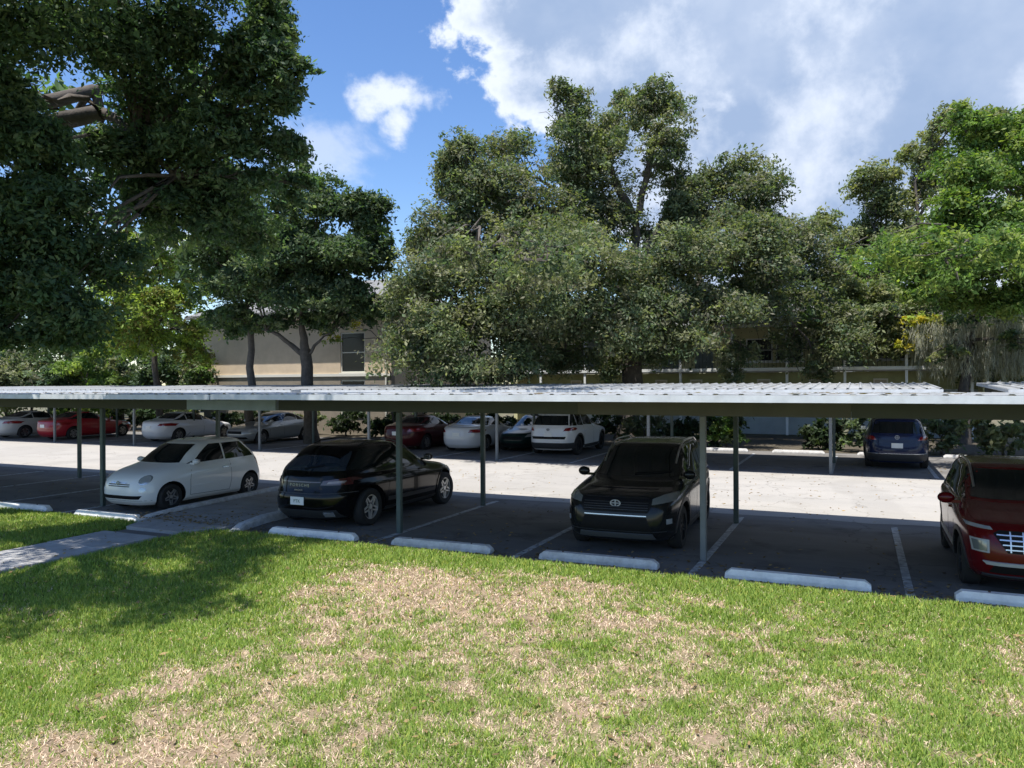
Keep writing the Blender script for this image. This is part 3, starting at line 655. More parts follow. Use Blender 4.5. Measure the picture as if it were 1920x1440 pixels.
def suv(L, W, H, paintm, name, label, loc, rz, face='rav', rims=M_rim, detail=True, wheels_r=.36, hood=1.02):
    a = L/4.6; h = H/1.68; hd = hood
    c = Car(L, [(.22, .22), (.32, .08), (.52, .0), (.70, .02), (.84, .08), (hd-.11, .20), (hd-.03, .62*a), (hd+.05, 1.10*a), (hd+.10, 1.25*a), (1.30*h, 1.62*a), (1.52*h, 1.96*a), (1.61*h, 2.2*a), (1.65*h, 2.75*a)],
            [(.22, .18), (.35, .04), (.55, 0), (.85, .03), (1.05, .06), (1.14*h, .11), (1.36*h, .27), (1.53*h, .42), (1.61*h, .62), (1.65*h, 1.3)],
            [(.22, .455*W), (.32, .487*W), (.55, .495*W), (.82, .498*W), (hd-.06, .485*W), (hd+.04, .462*W), (1.12*h, .45*W), (1.35*h, .41*W), (1.53*h, .375*W), (1.60*h, .33*W), (1.65*h, .18*W)],
            [(.22, 5.0), (.8, 5.2), (1.0, 4.4), (1.3, 4.2), (1.65*h, 3.4)], [(.22, 4.2), (.9, 4.6), (1.65*h, 4.2)],
            [(-L/2+.95*a, wheels_r), (L/2-.97*a, wheels_r)], paintm, name, label, 'car', loc, rz, rims)
    zb = 1.08*h; zt = 1.545*h
    c.side_windows(max(zb, hd+.06), zt, .30, .24, [-.22*a, .78*a, 1.42*a] if face in ('rav', 'rav_rear') else [-.22*a, .78*a], zb+.05, .055)
    c.fr('windscreen', glassend(c, -1, hd+.09, zt, .84), -1, M_glass); c.fr('rear_window', glassend(c, 1, 1.15*h, 1.50*h, .84), 1, M_glass)
    c.mirrors(-L/2+1.42*a, zb+.02, paintm, .21, .16)
    xa = -L/2+1.35*a; c.seam([(xa, .33), (xa, .8), (xa+.08, zb)]); c.seam([(-.22*a, .31), (-.22*a, zb)]); c.seam([(.93*a, .52), (.80*a, .8), (.80*a, zb+.03)]); c.seam([(xa, .33), (.75*a, .33)])
    c.handles([-.36*a, .64*a], .97*h, paintm)
    c.both('sill', [(-L/2+1.4*a, .24), (L/2-1.45*a, .24), (L/2-1.45*a, .37), (-L/2+1.4*a, .37)], M_dkgrey, off=.01, st=.1); arch_trim(c, M_dkgrey, .065)
    hw = .46*W
    for s_ in (-1, 1):
        if face == 'venue_rear': pass
        c.decal('tail_light', [(s_*(hw-.30), .93*h), (s_*(hw+.0), .95*h), (s_*(hw+.0), 1.07*h), (s_*(hw-.22), 1.05*h)], 'x', 1, M_red, off=.012, st=.05)
    c.fr('rear_bumper', [(-.44*W, .28), (.44*W, .28), (.46*W, .50), (-.46*W, .50)], 1, M_dkgrey, off=.012, st=.08); c.plate(1, .80*h if face != 'vw' else .76)
    return c

def rav():
    gp = paint('charcoal_paint', (.012, .013, .0135), rough=.22)
    c = suv(4.6, 1.86, 1.70, gp, 'parked_car', 'dark charcoal SUV with roof rails parked nose first behind the worn wheel stop', (-3.36, 12.98, 0), NOSE_IN+R(2.2), 'rav', M_rimdark, hood=1.04)
    # squared grille between slim lamps
    c.fr('upper_grille', [(-.50, .70), (.50, .70), (.60, .90), (-.60, .90)], -1, M_black, off=.006, st=.05)
    for z in (.735, .77, .805, .84): c.fr('grille_bar', trap(-.50, .50, z, z+.008), -1, M_dkgrey, off=.014, st=.08)
    c.fr('grille_trim', [(-.50, .905), (.50, .905), (.50, .917), (-.50, .917)], -1, M_rimdark, off=.012, st=.06)
    c.fr('lower_grille', [(-.56, .42), (.56, .42), (.48, .63), (-.48, .63)], -1, M_black, off=.007, st=.06); c.fr('chrome_strip', trap(-.48, .48, .645, .66), -1, M_chrome, off=.014, st=.06)
    c.fr('skid_plate', trap(-.60, .60, .285, .37, .04), -1, mat('silver_plastic', (.12, .13, .14), .4, metal=.4), off=.016, st=.07)
    c.fr('bumper_seam', trap(-.75, .75, .40, .41), -1, M_dkgrey, off=.01)
    c.badge(-1, .835, .085, .055, M_silver, .04)
    for s_ in (-1, 1):
        c.decal('headlight', [(s_*.55, .82), (s_*.84, .86), (s_*.88, .965), (s_*.70, .95), (s_*.55, .90)], 'x', -1, M_darklamp, off=.012, st=.045)
        c.decal('fog_lamp_surround', [(s_*.66, .44), (s_*.84, .50), (s_*.86, .68), (s_*.74, .66)], 'x', -1, M_black, off=.006, st=.05)
        c.decal('fog_lamp', trap(s_*.78-.03, s_*.78+.03, .52, .60), 'x', -1, M_clear, off=.014, st=.03)
    c.rails(-.55, 1.6, M_rim, .92)
    c.fr('wiper', [(-.02, 1.15), (-.6, 1.19), (-.6, 1.2), (-.02, 1.165)], -1, M_black, off=.02)
    c.fr('hood_crease', trap(-.55, .55, 1.0, 1.008, 0), -1, M_black, off=.001, st=.05)
rav()

def venue():
    rp = paint('dark_red_paint', (.10, .004, .006), rough=.22)
    c = suv(4.04, 1.77, 1.59, rp, 'parked_car', 'dark red compact SUV with chrome mesh grille parked at the right edge', (1.95, 12.25, 0), NOSE_IN, 'ven', M_rimdark, wheels_r=.33, hood=1.03)
    c.fr('upper_grille', [(-.42, .60), (.42, .60), (.56, .82), (.50, .86), (-.50, .86), (-.56, .82)], -1, M_black, off=.008, st=.05)
    for z in (.635, .69, .745, .80): c.fr('grille_bar', trap(-.44-(z-.63)*.5, .44+(z-.63)*.5, z, z+.014), -1, M_chrome, off=.022, st=.07)
    for k in range(-3, 4): c.fr('grille_bar', trap(k*.13-.008, k*.13+.008, .61, .85), -1, M_chrome, off=.020, st=.06)
    c.fr('lower_grille', trap(-.60, .60, .33, .44, .05), -1, M_black, off=.006); c.fr('skid_plate', [(-.62, .44), (.62, .44), (.66, .48), (-.66, .48)], -1, M_silver, off=.022, st=.06)
    c.fr('bumper_lip', trap(-.66, .66, .265, .30), -1, M_dkgrey, off=.02)
    c.badge(-1, .90, .07, .04, M_silver, .03)
    for s_ in (-1, 1):
        c.decal('headlight', [(s_*.60, .58), (s_*.76, .58), (s_*.78, .74), (s_*.60, .74)], 'x', -1, M_silver, off=.012, st=.04)
        c.decal('lamp_lens', [(s_*.62, .60), (s_*.74, .60), (s_*.76, .72), (s_*.62, .72)], 'x', -1, M_darklamp, off=.018, st=.04)
        c.decal('running_light', [(s_*.56, .86), (s_*.80, .86), (s_*.82, .90), (s_*.58, .885)], 'x', -1, M_clear, off=.012, st=.04)
    c.rails(-.5, 1.35, M_rim, .92); c.fr('wiper', [(-.02, 1.14), (-.55, 1.18), (-.55, 1.19), (-.02, 1.155)], -1, M_black, off=.02)
    # rear view mirror ornament is behind glass; the sun strip on the screen
    c.both('side_trim', [(-.75, .42), (.8, .44), (.8, .50), (-.75, .48)], M_rim, off=.012, st=.1)
venue()

def rav_white():
    wp = paint('white_paint_suv', (.66, .67, .68))
    c = suv(4.6, 1.86, 1.70, wp, 'parked_car', 'white SUV parked nose in under the far carport, tailgate towards the aisle', (-9.93, 26.95, 0), NOSE_IN+PI, 'rav_rear', M_rimdark)
    c.fr('tailgate_panel', [(-.62, .64), (.62, .64), (.66, .74), (-.66, .74)], 1, M_black, off=.008)
    c.badge(1, 1.0, .06, .045, M_rimdark, .03)
def vw():
    bp = paint('navy_paint', (.012, .02, .06), rough=.25)
    c = suv(4.7, 1.84, 1.66, bp, 'parked_car', 'dark blue SUV under the far carport, rear badge and white plate towards the aisle', (.98, 26.75, 0), NOSE_IN+PI, 'vw', M_rim)
    c.badge(1, 1.02, .065, .065, M_silver, .03); c.fr('chrome_strip', trap(-.80, .80, .50, .52), 1, M_chrome, off=.02)
    h = c.cast(0, .86, 'x', 1)[0]
    c.rails(-.5, 1.6, M_black, .92)
def sedan(L, W, H, paintm, label, loc, rz, rims=M_rim, plate=True, tl=M_red):
    h = H/1.45
    c = Car(L, [(.17, .2), (.28, .06), (.48, 0), (.62, .05), (.72, .16), (.82, .55), (.92, 1.15), (.99, 1.42), (1.15*h, 1.85), (1.33*h, 2.3), (1.40*h, 2.6), (1.43*h, 3.0)],
            [(.17, .2), (.32, .05), (.55, 0), (.80, .03), (.97, .08), (1.03, .22), (1.07, .55), (1.12, .75), (1.25*h, 1.12), (1.36*h, 1.45), (1.41*h, 1.75), (1.43*h, 2.1)],
            [(.17, .41*W), (.28, .475*W), (.5, .497*W), (.72, .50*W), (.88, .48*W), (.97, .46*W), (1.15*h, .415*W), (1.3*h, .365*W), (1.39*h, .31*W), (1.43*h, .17*W)],
            [(.17, 3.2), (.7, 3.3), (1, 3.6), (1.43*h, 3.2)], [(.17, 3.8), (.9, 3.8), (1.1, 3.6), (1.43*h, 3.2)],
            [(-L/2+.92, .32), (L/2-1.03, .32)], paintm, 'parked_car', label, 'car', loc, rz, rims)
    c.side_windows(.98, 1.34*h, .24, .32, [-.1, .86], 1.06, .05)
    c.fr('windscreen', glassend(c, -1, 1.0, 1.345*h, .86), -1, M_glass); c.fr('rear_window', glassend(c, 1, 1.125, 1.35*h, .82), 1, M_glass)
    for s_ in (-1, 1):
        hw = .46*W
        c.decal('headlight', [(s_*(hw-.27), .60), (s_*hw, .63), (s_*(hw+.0), .74), (s_*(hw-.2), .70)], 'x', -1, M_clear, off=.01, st=.05)
        c.decal('tail_light', [(s_*(hw-.33), .80), (s_*(hw+.02), .78), (s_*(hw+.02), .93), (s_*(hw-.26), .91)], 'x', 1, tl, off=.01, st=.05)
    c.fr('front_grille', trap(-.42, .42, .50, .62, .04), -1, M_black, off=.006); c.fr('air_intake', trap(-.6, .6, .26, .36, .05), -1, M_black)
    if plate: c.plate(1, .72)
    xa = -L/2+1.35; c.seam([(xa, .27), (xa, .7), (xa+.08, .95)]); c.seam([(-.1, .26), (-.1, .97)]); c.handles([-.25, .7], .86, paintm)
    c.mirrors(-L/2+1.55, .99, paintm, .19, .13); return c
rav_white(); vw()
FAR_V = 24.45
def far(u, L, tail_out=True, dv=0): return (u, FAR_V+dv+L/2, 0), (TAIL_IN if tail_out else NOSE_IN)
l, r = far(-13.62, 4.7, True, .25); sedan(4.7, 1.78, 1.43, paint('white_paint_sedan', (.60, .61, .63)), 'white sedan seen from behind under the far carport, left of the dark green sedan', l, r)
l, r = far(-11.76, 4.6, False, 1.1); sedan(4.6, 1.66, 1.45, paint('deep_green_paint', (.012, .028, .024)), 'dark green sedan squeezed between the white sedan and the white SUV', l, r)
l, r = far(-16.1, 4.7); sedan(4.7, 1.8, 1.44, paint('maroon_paint', (.06, .008, .010)), 'dark red sedan mostly hidden behind the black SUV', l, r)
l, r = far(-24.15, 4.75, False, -.1); sedan(4.75, 1.82, 1.45, paint('silver_paint', (.30, .31, .31), .35), 'silver sedan parked nose out under the far left carport', l, r)
l, r = far(-28.75, 4.75, True, -.5); sedan(4.75, 1.8, 1.46, paint('white_paint_sedan', (.60, .61, .63)), 'white sedan parked nose in, left of the silver sedan', l, r)
l, r = far(-34.6, 4.7, True, -1.4); sedan(4.7, 1.82, 1.44, paint('bright_red_paint', (.30, .012, .02)), 'bright red sedan with shiny tail lights at the far left', l, r)
l, r = far(-38.0, 4.7, True, -1.5); sedan(4.7, 1.82, 1.44, paint('grey_white_paint', (.42, .43, .42)), 'pale grey sedan cut by the left edge of the photo', l, r)
sedan(4.6, 1.82, 1.45, paint('tan_paint', (.33, .28, .22), .3), 'tan sedan showing only its tail corner at the left edge, in the near row', (-26.0, 13.15, 0), NOSE_IN)

# ---------------------------------------------------------------- buildings
M_stucco = mat('beige_stucco', (.60, .48, .34), .9, var=.18, scale=1.2, bump=.25, bscale=30)
M_stuccodk = mat('darker_stucco', (.27, .23, .175), .9, var=.25, scale=2, bump=.25)  # lower storey wall, darker than the stucco above
M_shingle = mat('grey_shingle', (.20, .20, .20), .9, var=.4, scale=5, bump=.3)
M_trim = mat('cream_trim', (.62, .60, .53), .6); M_white = mat('white_rail_paint', (.72, .74, .72), .5)
M_olive = mat('olive_wall', (.36, .38, .19), .85, var=.3, scale=1.5); M_yell = mat('yellow_wall', (.62, .60, .34), .85, var=.2, scale=1.5)
M_pale = mat('pale_blue_wall', (.42, .47, .49), .85, var=.15, scale=2); M_curtain = mat('pale_curtain', (.5, .45, .34), .9, var=.3, scale=10)

def window(root, x, y, z, w, h, m=M_tint, frame=M_trim, mull=True, d=-1):

    bm = bmesh.new(); t = .06
    for c, s in (((0, 0, h/2-t/2), (w, .08, t)), ((0, 0, -h/2+t/2), (w, .08, t)), ((-w/2+t/2, 0, 0), (t, .078, h-2*t)), ((w/2-t/2, 0, 0), (t, .078, h-2*t))): add_box(bm, c, s)
    if mull: add_box(bm, (0, 0, 0), (w-2*t, .06, .045))
    o = from_bm('window', bm, frame, root); o.location = (x, y, z)
    box('pane', (0, .012, 0), (w-2*t, .012, h-2*t), m, o); box('sill', (0, -.05, -h/2-.035), (w+.16, .16, .06), frame, o); return o
def beige_building():
    root = empty('apartment_block', (-27.5, 32, 0)); tag(root, 'beige stucco apartment block behind the fork-trunked tree, with a tall dark window', 'building')
    W, D, H = 12.6, 11, 6.4; yf = 0
    # front wall in pieces round the openings (x from -6.3 to 6.3, photograph's window at the right)
    wx, ww = 3.95, 1.5
    def wall(x0, x1, z0, z1, m=M_stucco, dy=0): return box('wall', ((x0+x1)/2, yf+.15+dy, (z0+z1)/2), (x1-x0, .3, z1-z0), m, root)
    wall(-W/2, wx-ww/2, 3.0, H); wall(wx+ww/2, W/2, 3.0, H); wall(wx-ww/2, wx+ww/2, 5.22, H)
    wall(-W/2, wx-ww/2, 0, 3.0, M_stuccodk); wall(wx+ww/2, W/2, 0, 3.0, M_stuccodk); wall(wx-ww/2, wx+ww/2, 2.78, 3.0, M_stuccodk); wall(wx-ww/2, wx+ww/2, 0, .9, M_stuccodk)
    wall(wx-ww/2, wx+ww/2, 3.0, 3.12)
    box('side_wall', (W/2-.15, D/2+.3, H/2), (.3, D-.02, H), M_stucco, root); box('side_wall', (-W/2+.15, D/2+.3, H/2), (.3, D-.02, H), M_stucco, root)
    box('back_wall', (0, D+.3, H/2), (W-.62, .3, H), M_stucco, root); box('band', (0, -.03, 3.03), (W+.04, .06, .14), M_trim, root)
    bm = bmesh.new(); add_tube(bm, [(W/2-.25, -.1, .2), (W/2-.25, -.1, H-.1)], [.05, .05], 8); from_bm('downpipe', bm, M_trim, root, True)
    window(root, wx, .09, 4.18, ww, 2.06); window(root, wx, .09, 1.85, ww, 1.84)
    bm = bmesh.new(); e = .7; z0, z1 = H, H+2.3; a = [bm.verts.new(p) for p in ((-W/2-e, -e, z0), (W/2+e, -e, z0), (W/2+e, D+e, z0), (-W/2-e, D+e, z0))]; b = [bm.verts.new(p) for p in ((-W/2+4, D/2, z1), (W/2-4, D/2, z1))]
    lo = [bm.verts.new(v.co-Vector((0, 0, .18))) for v in a]
    bm.faces.new((a[0], a[1], b[1], b[0])); bm.faces.new((a[2], a[3], b[0], b[1])); bm.faces.new((a[1], a[2], b[1])); bm.faces.new((a[3], a[0], b[0])); bm.faces.new(lo)
    for k in range(4): bm.faces.new((a[k], a[(k+1) % 4], lo[(k+1) % 4], lo[k]))
    from_bm('roof', bm, M_shingle, root)
beige_building()

def gallery_building():
    root = empty('gallery_apartments', (-6.0, 37.9, 0)); tag(root, 'two-storey olive and cream apartment building with white gallery rails and posts behind the oak', 'building')
    X = lambda u: u+6.0
    x0, x1 = X(-17), X(4.8); d = 1.5
    box('gallery_floor', ((x0+x1)/2, d/2, 3.12), (x1-x0, d, .16), M_conc, root)
    box('fascia', ((x0+x1)/2, -.03, 3.17), (x1-x0, .06, .15), M_white, root)
    box('eave_beam', ((x0+x1)/2, -.03, 5.27), (x1-x0, .12, .15), M_white, root)
    # back wall of the galleries, openings built as windows and doors
    box('wall', ((x0+x1)/2, d+.15, 1.1), (x1-x0, .3, 2.2), M_pale, root); box('wall', ((x0+x1)/2, d+.15, 2.62), (x1-x0, .3, .83), M_olive, root)
    box('wall', ((x0+x1)/2, d+.15, 4.25), (x1-x0, .3, 2.1), M_yell, root)
    for u in (-14.9, -10.9, -5.3, -3.9, .6): window(root, X(u)+.8, d-.03, 4.15, 1.25, 1.15, M_tint, M_white)
    for u in (-13.3, -8.9, -7.2, -.3):
        dr = box('door', (X(u), d-.03, 4.22), (.9, .06, 2.0), mat('grey_door', (.16, .2, .2), .5), root); box('door_handle', (.35, -.05, -.05), (.05, .05, .12), M_chrome, dr)
    for u in (-14.1, -9.4, -7.6, -4.3, -1.9, .9):
        window(root, X(u), d-.03, 2.5, .62, .42, M_curtain, M_trim, False)
    for i in range(11):
        u = 1.9-2.5*i+5.0
        if u < -17 or u > 4.6: continue
        box('post', (X(u), .05, 1.57), (.11, .11, 3.0), M_white, root); box('post', (X(u), .05, 4.22), (.11, .11, 1.94), M_white, root)
    # balustrade of thin bars on the upper gallery
    box('handrail', ((x0+x1)/2, .05, 4.12), (x1-x0, .05, .05), M_beam, root)
    n = 120; proto = None
    for i in range(n):
        u = x0+.1+(x1-x0-.2)*i/n
        if proto is None: proto = box('baluster', (u, .05, 3.66), (.02, .02, .86), M_beam, root)
        else: o = proto.copy(); COL.objects.link(o); o.location.x = u
    box('end_wall', (x0-.1, 4.7, 3), (.2, 9.3, 5.9), M_yell, root); box('end_wall', (x1+.1, 4.7, 3), (.2, 9.3, 5.9), M_yell, root)
    bm = bmesh.new(); a = [bm.verts.new(p) for p in ((x0-.5, -.5, 5.36), (x1+.5, -.5, 5.36), (x1+.5, 10, 5.36), (x0-.5, 10, 5.36))]; b = [bm.verts.new(p) for p in ((x0+3, 4.7, 7.3), (x1-3, 4.7, 7.3))]
    bm.faces.new((a[0], a[1], b[1], b[0])); bm.faces.new((a[2], a[3], b[0], b[1])); bm.faces.new((a[1], a[2], b[1])); bm.faces.new((a[3], a[0], b[0])); bm.faces.new(a[::-1])
    from_bm('roof', bm, M_shingle, root)
gallery_building()

# ---------------------------------------------------------------- trees and shrubs
KL = 0.71
def leaves(clumps, size, cols, colvar=.3, per=.10, flat=.0):
    """clumps: (centre, radii, count). returns vertex, quad and colour arrays of rhombic leaves"""
    C_, S_, T_, Z_ = [], [], [], []
    for cp in clumps:
        c, rad, n = cp[:3]; cc = cp[3] if len(cp) > 3 else cols; zf = cp[4] if len(cp) > 4 else 1.0; c = np.array(c); rad = np.array(rad); ns = max(4, n//45); n = int(n*KL)
        nm = 7; dm = RNG.normal(size=(nm, 3)); dm /= np.linalg.norm(dm, axis=1)[:, None]; mc_ = dm*rad*RNG.uniform(.25, .82, (nm, 1)); mr_ = rad*RNG.uniform(.34, .66, (nm, 1)); km = RNG.integers(0, nm, ns)
        d = RNG.normal(size=(ns, 3)); d /= np.linalg.norm(d, axis=1)[:, None]; d[:, 2] = np.where(d[:, 2] < -.6, -d[:, 2], d[:, 2])
        rr = RNG.uniform(.2, 1.0, (ns, 1))**.6; sp = c + mc_[km] + d*mr_[km]*rr
        sr = np.minimum(np.mean(rad)*RNG.uniform(.13, .30, (ns, 1)), RNG.uniform(.26, .55, (ns, 1))); k = RNG.integers(0, ns, n)
        off = RNG.normal(size=(n, 3)); off /= np.linalg.norm(off, axis=1)[:, None]; off *= np.where(RNG.random((n, 1)) < .72, RNG.random((n, 1))**.45, RNG.uniform(.8, 1.9, (n, 1)))
        off[:, 2] *= .62; off[:, 2] -= .35*(off[:, 0]**2+off[:, 1]**2)
        p = sp[k]+off*sr[k]; tone = RNG.normal(0, 1, (ns, 1))[k]; ci = RNG.integers(0, len(cc), ns)[k]
        Z_.append(np.full((n, 1), zf)); C_.append(p); S_.append(np.array(cc)[ci]*(1+.16*tone)); T_.append(off*sr[k]*.6 + (sp-c)[k]*.35)
    C_ = np.concatenate(C_); S_ = np.concatenate(S_); T_ = np.concatenate(T_); n = len(C_)
    nr = RNG.normal(size=(n, 3))*.75 + T_/np.maximum(np.linalg.norm(T_, axis=1), 1e-4)[:, None]*.5 + np.array([0, 0, .55]); nr /= np.linalg.norm(nr, axis=1)[:, None]
    d = RNG.normal(size=(n, 3)); d -= (d*nr).sum(1)[:, None]*nr; d /= np.linalg.norm(d, axis=1)[:, None]; t = np.cross(nr, d)
    l = size*1.1*np.concatenate(Z_)*RNG.uniform(.5, 1.4, (n, 1)); w = l*RNG.uniform(.32, .5, (n, 1))
    V = np.stack([C_-d*l*.5, C_+t*w*.5-d*l*.05, C_+d*l*.5, C_-t*w*.5-d*l*.05], 1).reshape(-1, 3)
    col = np.clip(S_*(1+RNG.normal(0, colvar, (n, 1))*.42), .004, .7); return V, np.arange(n*4).reshape(-1, 4), np.repeat(col, 4, 0)
def limb_pts(a, b, sag=.0, wob=.12, n=6):
    a, b = Vector(a), Vector(b); L = (b-a).length; o = []
    for i in range(n+1):
        t = i/n; p = a.lerp(b, t); p.z += sag*L*math.sin(PI*t)
        if 0 < i < n: p += Vector((random.uniform(-1, 1), random.uniform(-1, 1), random.uniform(-1, 1)))*wob*L/n*1.6
        o.append(p)
    return o
def tree(name, label, cat, base, trunk_top, r0, clumps, size, cols, forks=None, group=None, moss=None, twig=True, lean=0, colvar=.3, rtop=.6):
    root = empty(name, base); tag(root, label, cat, group); B = Vector(base); bm = bmesh.new(); T = Vector(trunk_top)-B
    pts = limb_pts((0, 0, -.1), T, 0, .07, 6); add_tube(bm, pts, [r0*(1.35 if i == 0 else 1-(1-rtop)*i/6) for i in range(7)], 10)
    hubs = [(T, r0*rtop)]
    for f in forks or []:
        q = Vector(f[0])-B; rr = f[1]; st = Vector(f[2])-B if len(f) > 2 else T
        pp = limb_pts(st, q, .08, .12, 6); add_tube(bm, pp, [rr*(1-.5*i/6) for i in range(7)], 8); hubs.append((q, rr*.5)); hubs.append((pp[3], rr*.7))
    tr = from_bm('trunk', bm, M_bark, root, True, 60)
    bm = bmesh.new()
    for cp in clumps:
        c, rad, n = cp[:3]; q = Vector(c)-B; h, hr = min(hubs, key=lambda k: (k[0]-q).length); rr = min(hr*.8, .05+.035*max(rad))
        pp = limb_pts(h, q, .06, .16, 5); add_tube(bm, pp, [rr*(1-.65*i/5) for i in range(6)], 6)
        if twig:
            for _ in range(5):
                d = Vector((random.gauss(0, 1), random.gauss(0, 1), random.gauss(.2, .8))).normalized(); e = q+Vector((d.x*rad[0], d.y*rad[1], d.z*rad[2]))*.85
                add_tube(bm, limb_pts(pp[random.choice((3, 4, 5))], e, .05, .2, 4), [rr*.35, rr*.28, rr*.2, rr*.14, rr*.08], 4)
    from_bm('limbs', bm, M_bark, root, True, 60)
    V, Q, C_ = leaves([((Vector(cp[0])-B)[:], *cp[1:]) for cp in clumps], size, cols, colvar); np_mesh('crown', V, Q, M_leaf, root, C_)
    if moss:
        m = []; mc = []
        for (c, rad, n, ln) in moss:
            c = Vector(c)-B; nc = max(6, n//70); cx = c.x+RNG.uniform(-rad[0], rad[0], nc); cy = c.y+RNG.uniform(-rad[1], rad[1], nc); cz = c.z+RNG.uniform(-rad[2], rad[2], nc); k = RNG.integers(0, nc, n)
            th = RNG.uniform(.3, 1, nc)[k]*ln; q = RNG.random(n)**1.3; sp = .16*(1-q*.8)
            x = cx[k]+RNG.normal(0, 1, n)*sp; y = cy[k]+RNG.normal(0, 1, n)*sp; z = cz[k]-q*th*.8; L_ = th*.35*RNG.uniform(.4, 1.2, n); a = RNG.uniform(0, PI, n); w = RNG.uniform(.004, .012, n)
            dx, dy = np.cos(a)*w, np.sin(a)*w; jx, jy = RNG.normal(0, .06, n), RNG.normal(0, .06, n)
            m.append(np.stack([np.stack([x-dx, y-dy, z], -1), np.stack([x+dx, y+dy, z], -1), np.stack([x+jx+dx*.4, y+jy+dy*.4, z-L_], -1), np.stack([x+jx-dx*.4, y+jy-dy*.4, z-L_], -1)], 1).reshape(-1, 3))
            base_c = np.array([.36, .36, .28])*RNG.uniform(.55, 1.35, (n, 1)); mc.append(np.repeat(base_c, 4, 0))
        V = np.concatenate(m); np_mesh('spanish_moss', V, np.arange(len(V)).reshape(-1, 4), M_moss, root, np.concatenate(mc))
    return root
def grow(L, k): return [(a, b, c*k, d*k, e, f) for a, b, c, d, e, f in L]
def cl(px, py, rx, ry, z, n, dz=None):
    """a clump of crown: pixel centre and half sizes in the photo, placed at its own distance z"""
    s = z/FPX; w = (rx*s, (dz or rx*s*.9), ry*s); return (tuple(P(px, py, z)), w, n)
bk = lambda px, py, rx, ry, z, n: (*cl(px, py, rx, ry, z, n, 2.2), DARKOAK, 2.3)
def ground(px, z): p = P(px, 720, z); return (p.x, p.y, 0)

OAK = [(.125, .155, .082), (.105, .14, .078), (.165, .185, .09), (.08, .115, .065), (.185, .19, .11), (.14, .14, .095)]
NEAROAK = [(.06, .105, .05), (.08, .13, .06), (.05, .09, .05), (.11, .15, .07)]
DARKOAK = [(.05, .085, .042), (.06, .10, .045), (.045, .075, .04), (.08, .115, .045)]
BRIGHT = [(.13, .20, .045), (.095, .16, .04), (.18, .225, .055), (.07, .125, .035)]
LIME = [(.24, .30, .055), (.17, .235, .05), (.12, .18, .04)]
YEL = [(.30, .27, .03), (.22, .23, .04), (.36, .30, .03)]
OLIVE = [(.18, .20, .10), (.15, .18, .09), (.12, .15, .07), (.22, .22, .11)]

# the large live oak in the middle
z = 33; K = 1.0
oak = [(1050, 225, 55, 60, 33, 9000), (1085, 300, 85, 70, 33, 15000), (1130, 250, 55, 50, 34.5, 7000), (1225, 205, 62, 50, 33, 9500), (1255, 265, 42, 55, 32, 5500), (1180, 215, 40, 40, 35, 4000),
       (1000, 400, 120, 80, 32, 19000), (870, 300, 48, 50, 31, 7000), (905, 340, 75, 70, 31.5, 12000), (960, 310, 60, 55, 33, 7500), (865, 400, 70, 75, 30.5, 12000),
       (810, 440, 60, 65, 31, 10000), (1110, 385, 60, 40, 34, 5500), (1275, 370, 42, 55, 33, 6500), (1390, 340, 68, 55, 34, 10500), (1440, 370, 45, 45, 35, 5500), (1340, 400, 80, 60, 34, 10500),
       (930, 490, 120, 80, 29.5, 18000), (1080, 480, 120, 80, 29, 18000), (1240, 500, 110, 75, 30, 17000), (1370, 490, 110, 75, 31, 17000), (1480, 460, 90, 75, 33, 13000), (1540, 520, 75, 90, 34, 11000),
       (830, 550, 100, 80, 29, 15000), (800, 650, 90, 75, 28.5, 14000), (930, 620, 110, 85, 28.8, 18000), (1060, 590, 110, 70, 28.8, 16000), (1190, 590, 110, 70, 29.2, 16000), (1320, 590, 110, 75, 30, 16000),
       (1440, 575, 90, 60, 32, 10000), (1560, 620, 70, 75, 33, 9000), (870, 690, 100, 38, 28.3, 8000), (1000, 665, 60, 50, 29.5, 7000), (1240, 645, 60, 45, 31, 5500), (1385, 670, 40, 45, 32, 4500), (1530, 680, 35, 45, 33, 4000), (1150, 400, 70, 60, 34, 6500), (1145, 320, 45, 50, 34, 4000), (1275, 320, 32, 60, 33.5, 3500), (1300, 400, 45, 45, 34, 4000), (1215, 330, 40, 40, 35, 1500), (1340, 330, 35, 40, 34, 2000), (1225, 440, 50, 25, 34, 2500), (960, 370, 80, 60, 32, 7000), (1310, 440, 70, 50, 33, 6000), (770, 590, 50, 60, 30, 4500), (1490, 630, 60, 50, 34, 4500), (1060, 660, 60, 50, 31, 4000), (1150, 680, 40, 42, 33, 4500)]
ob = ground(1180, 33.5)
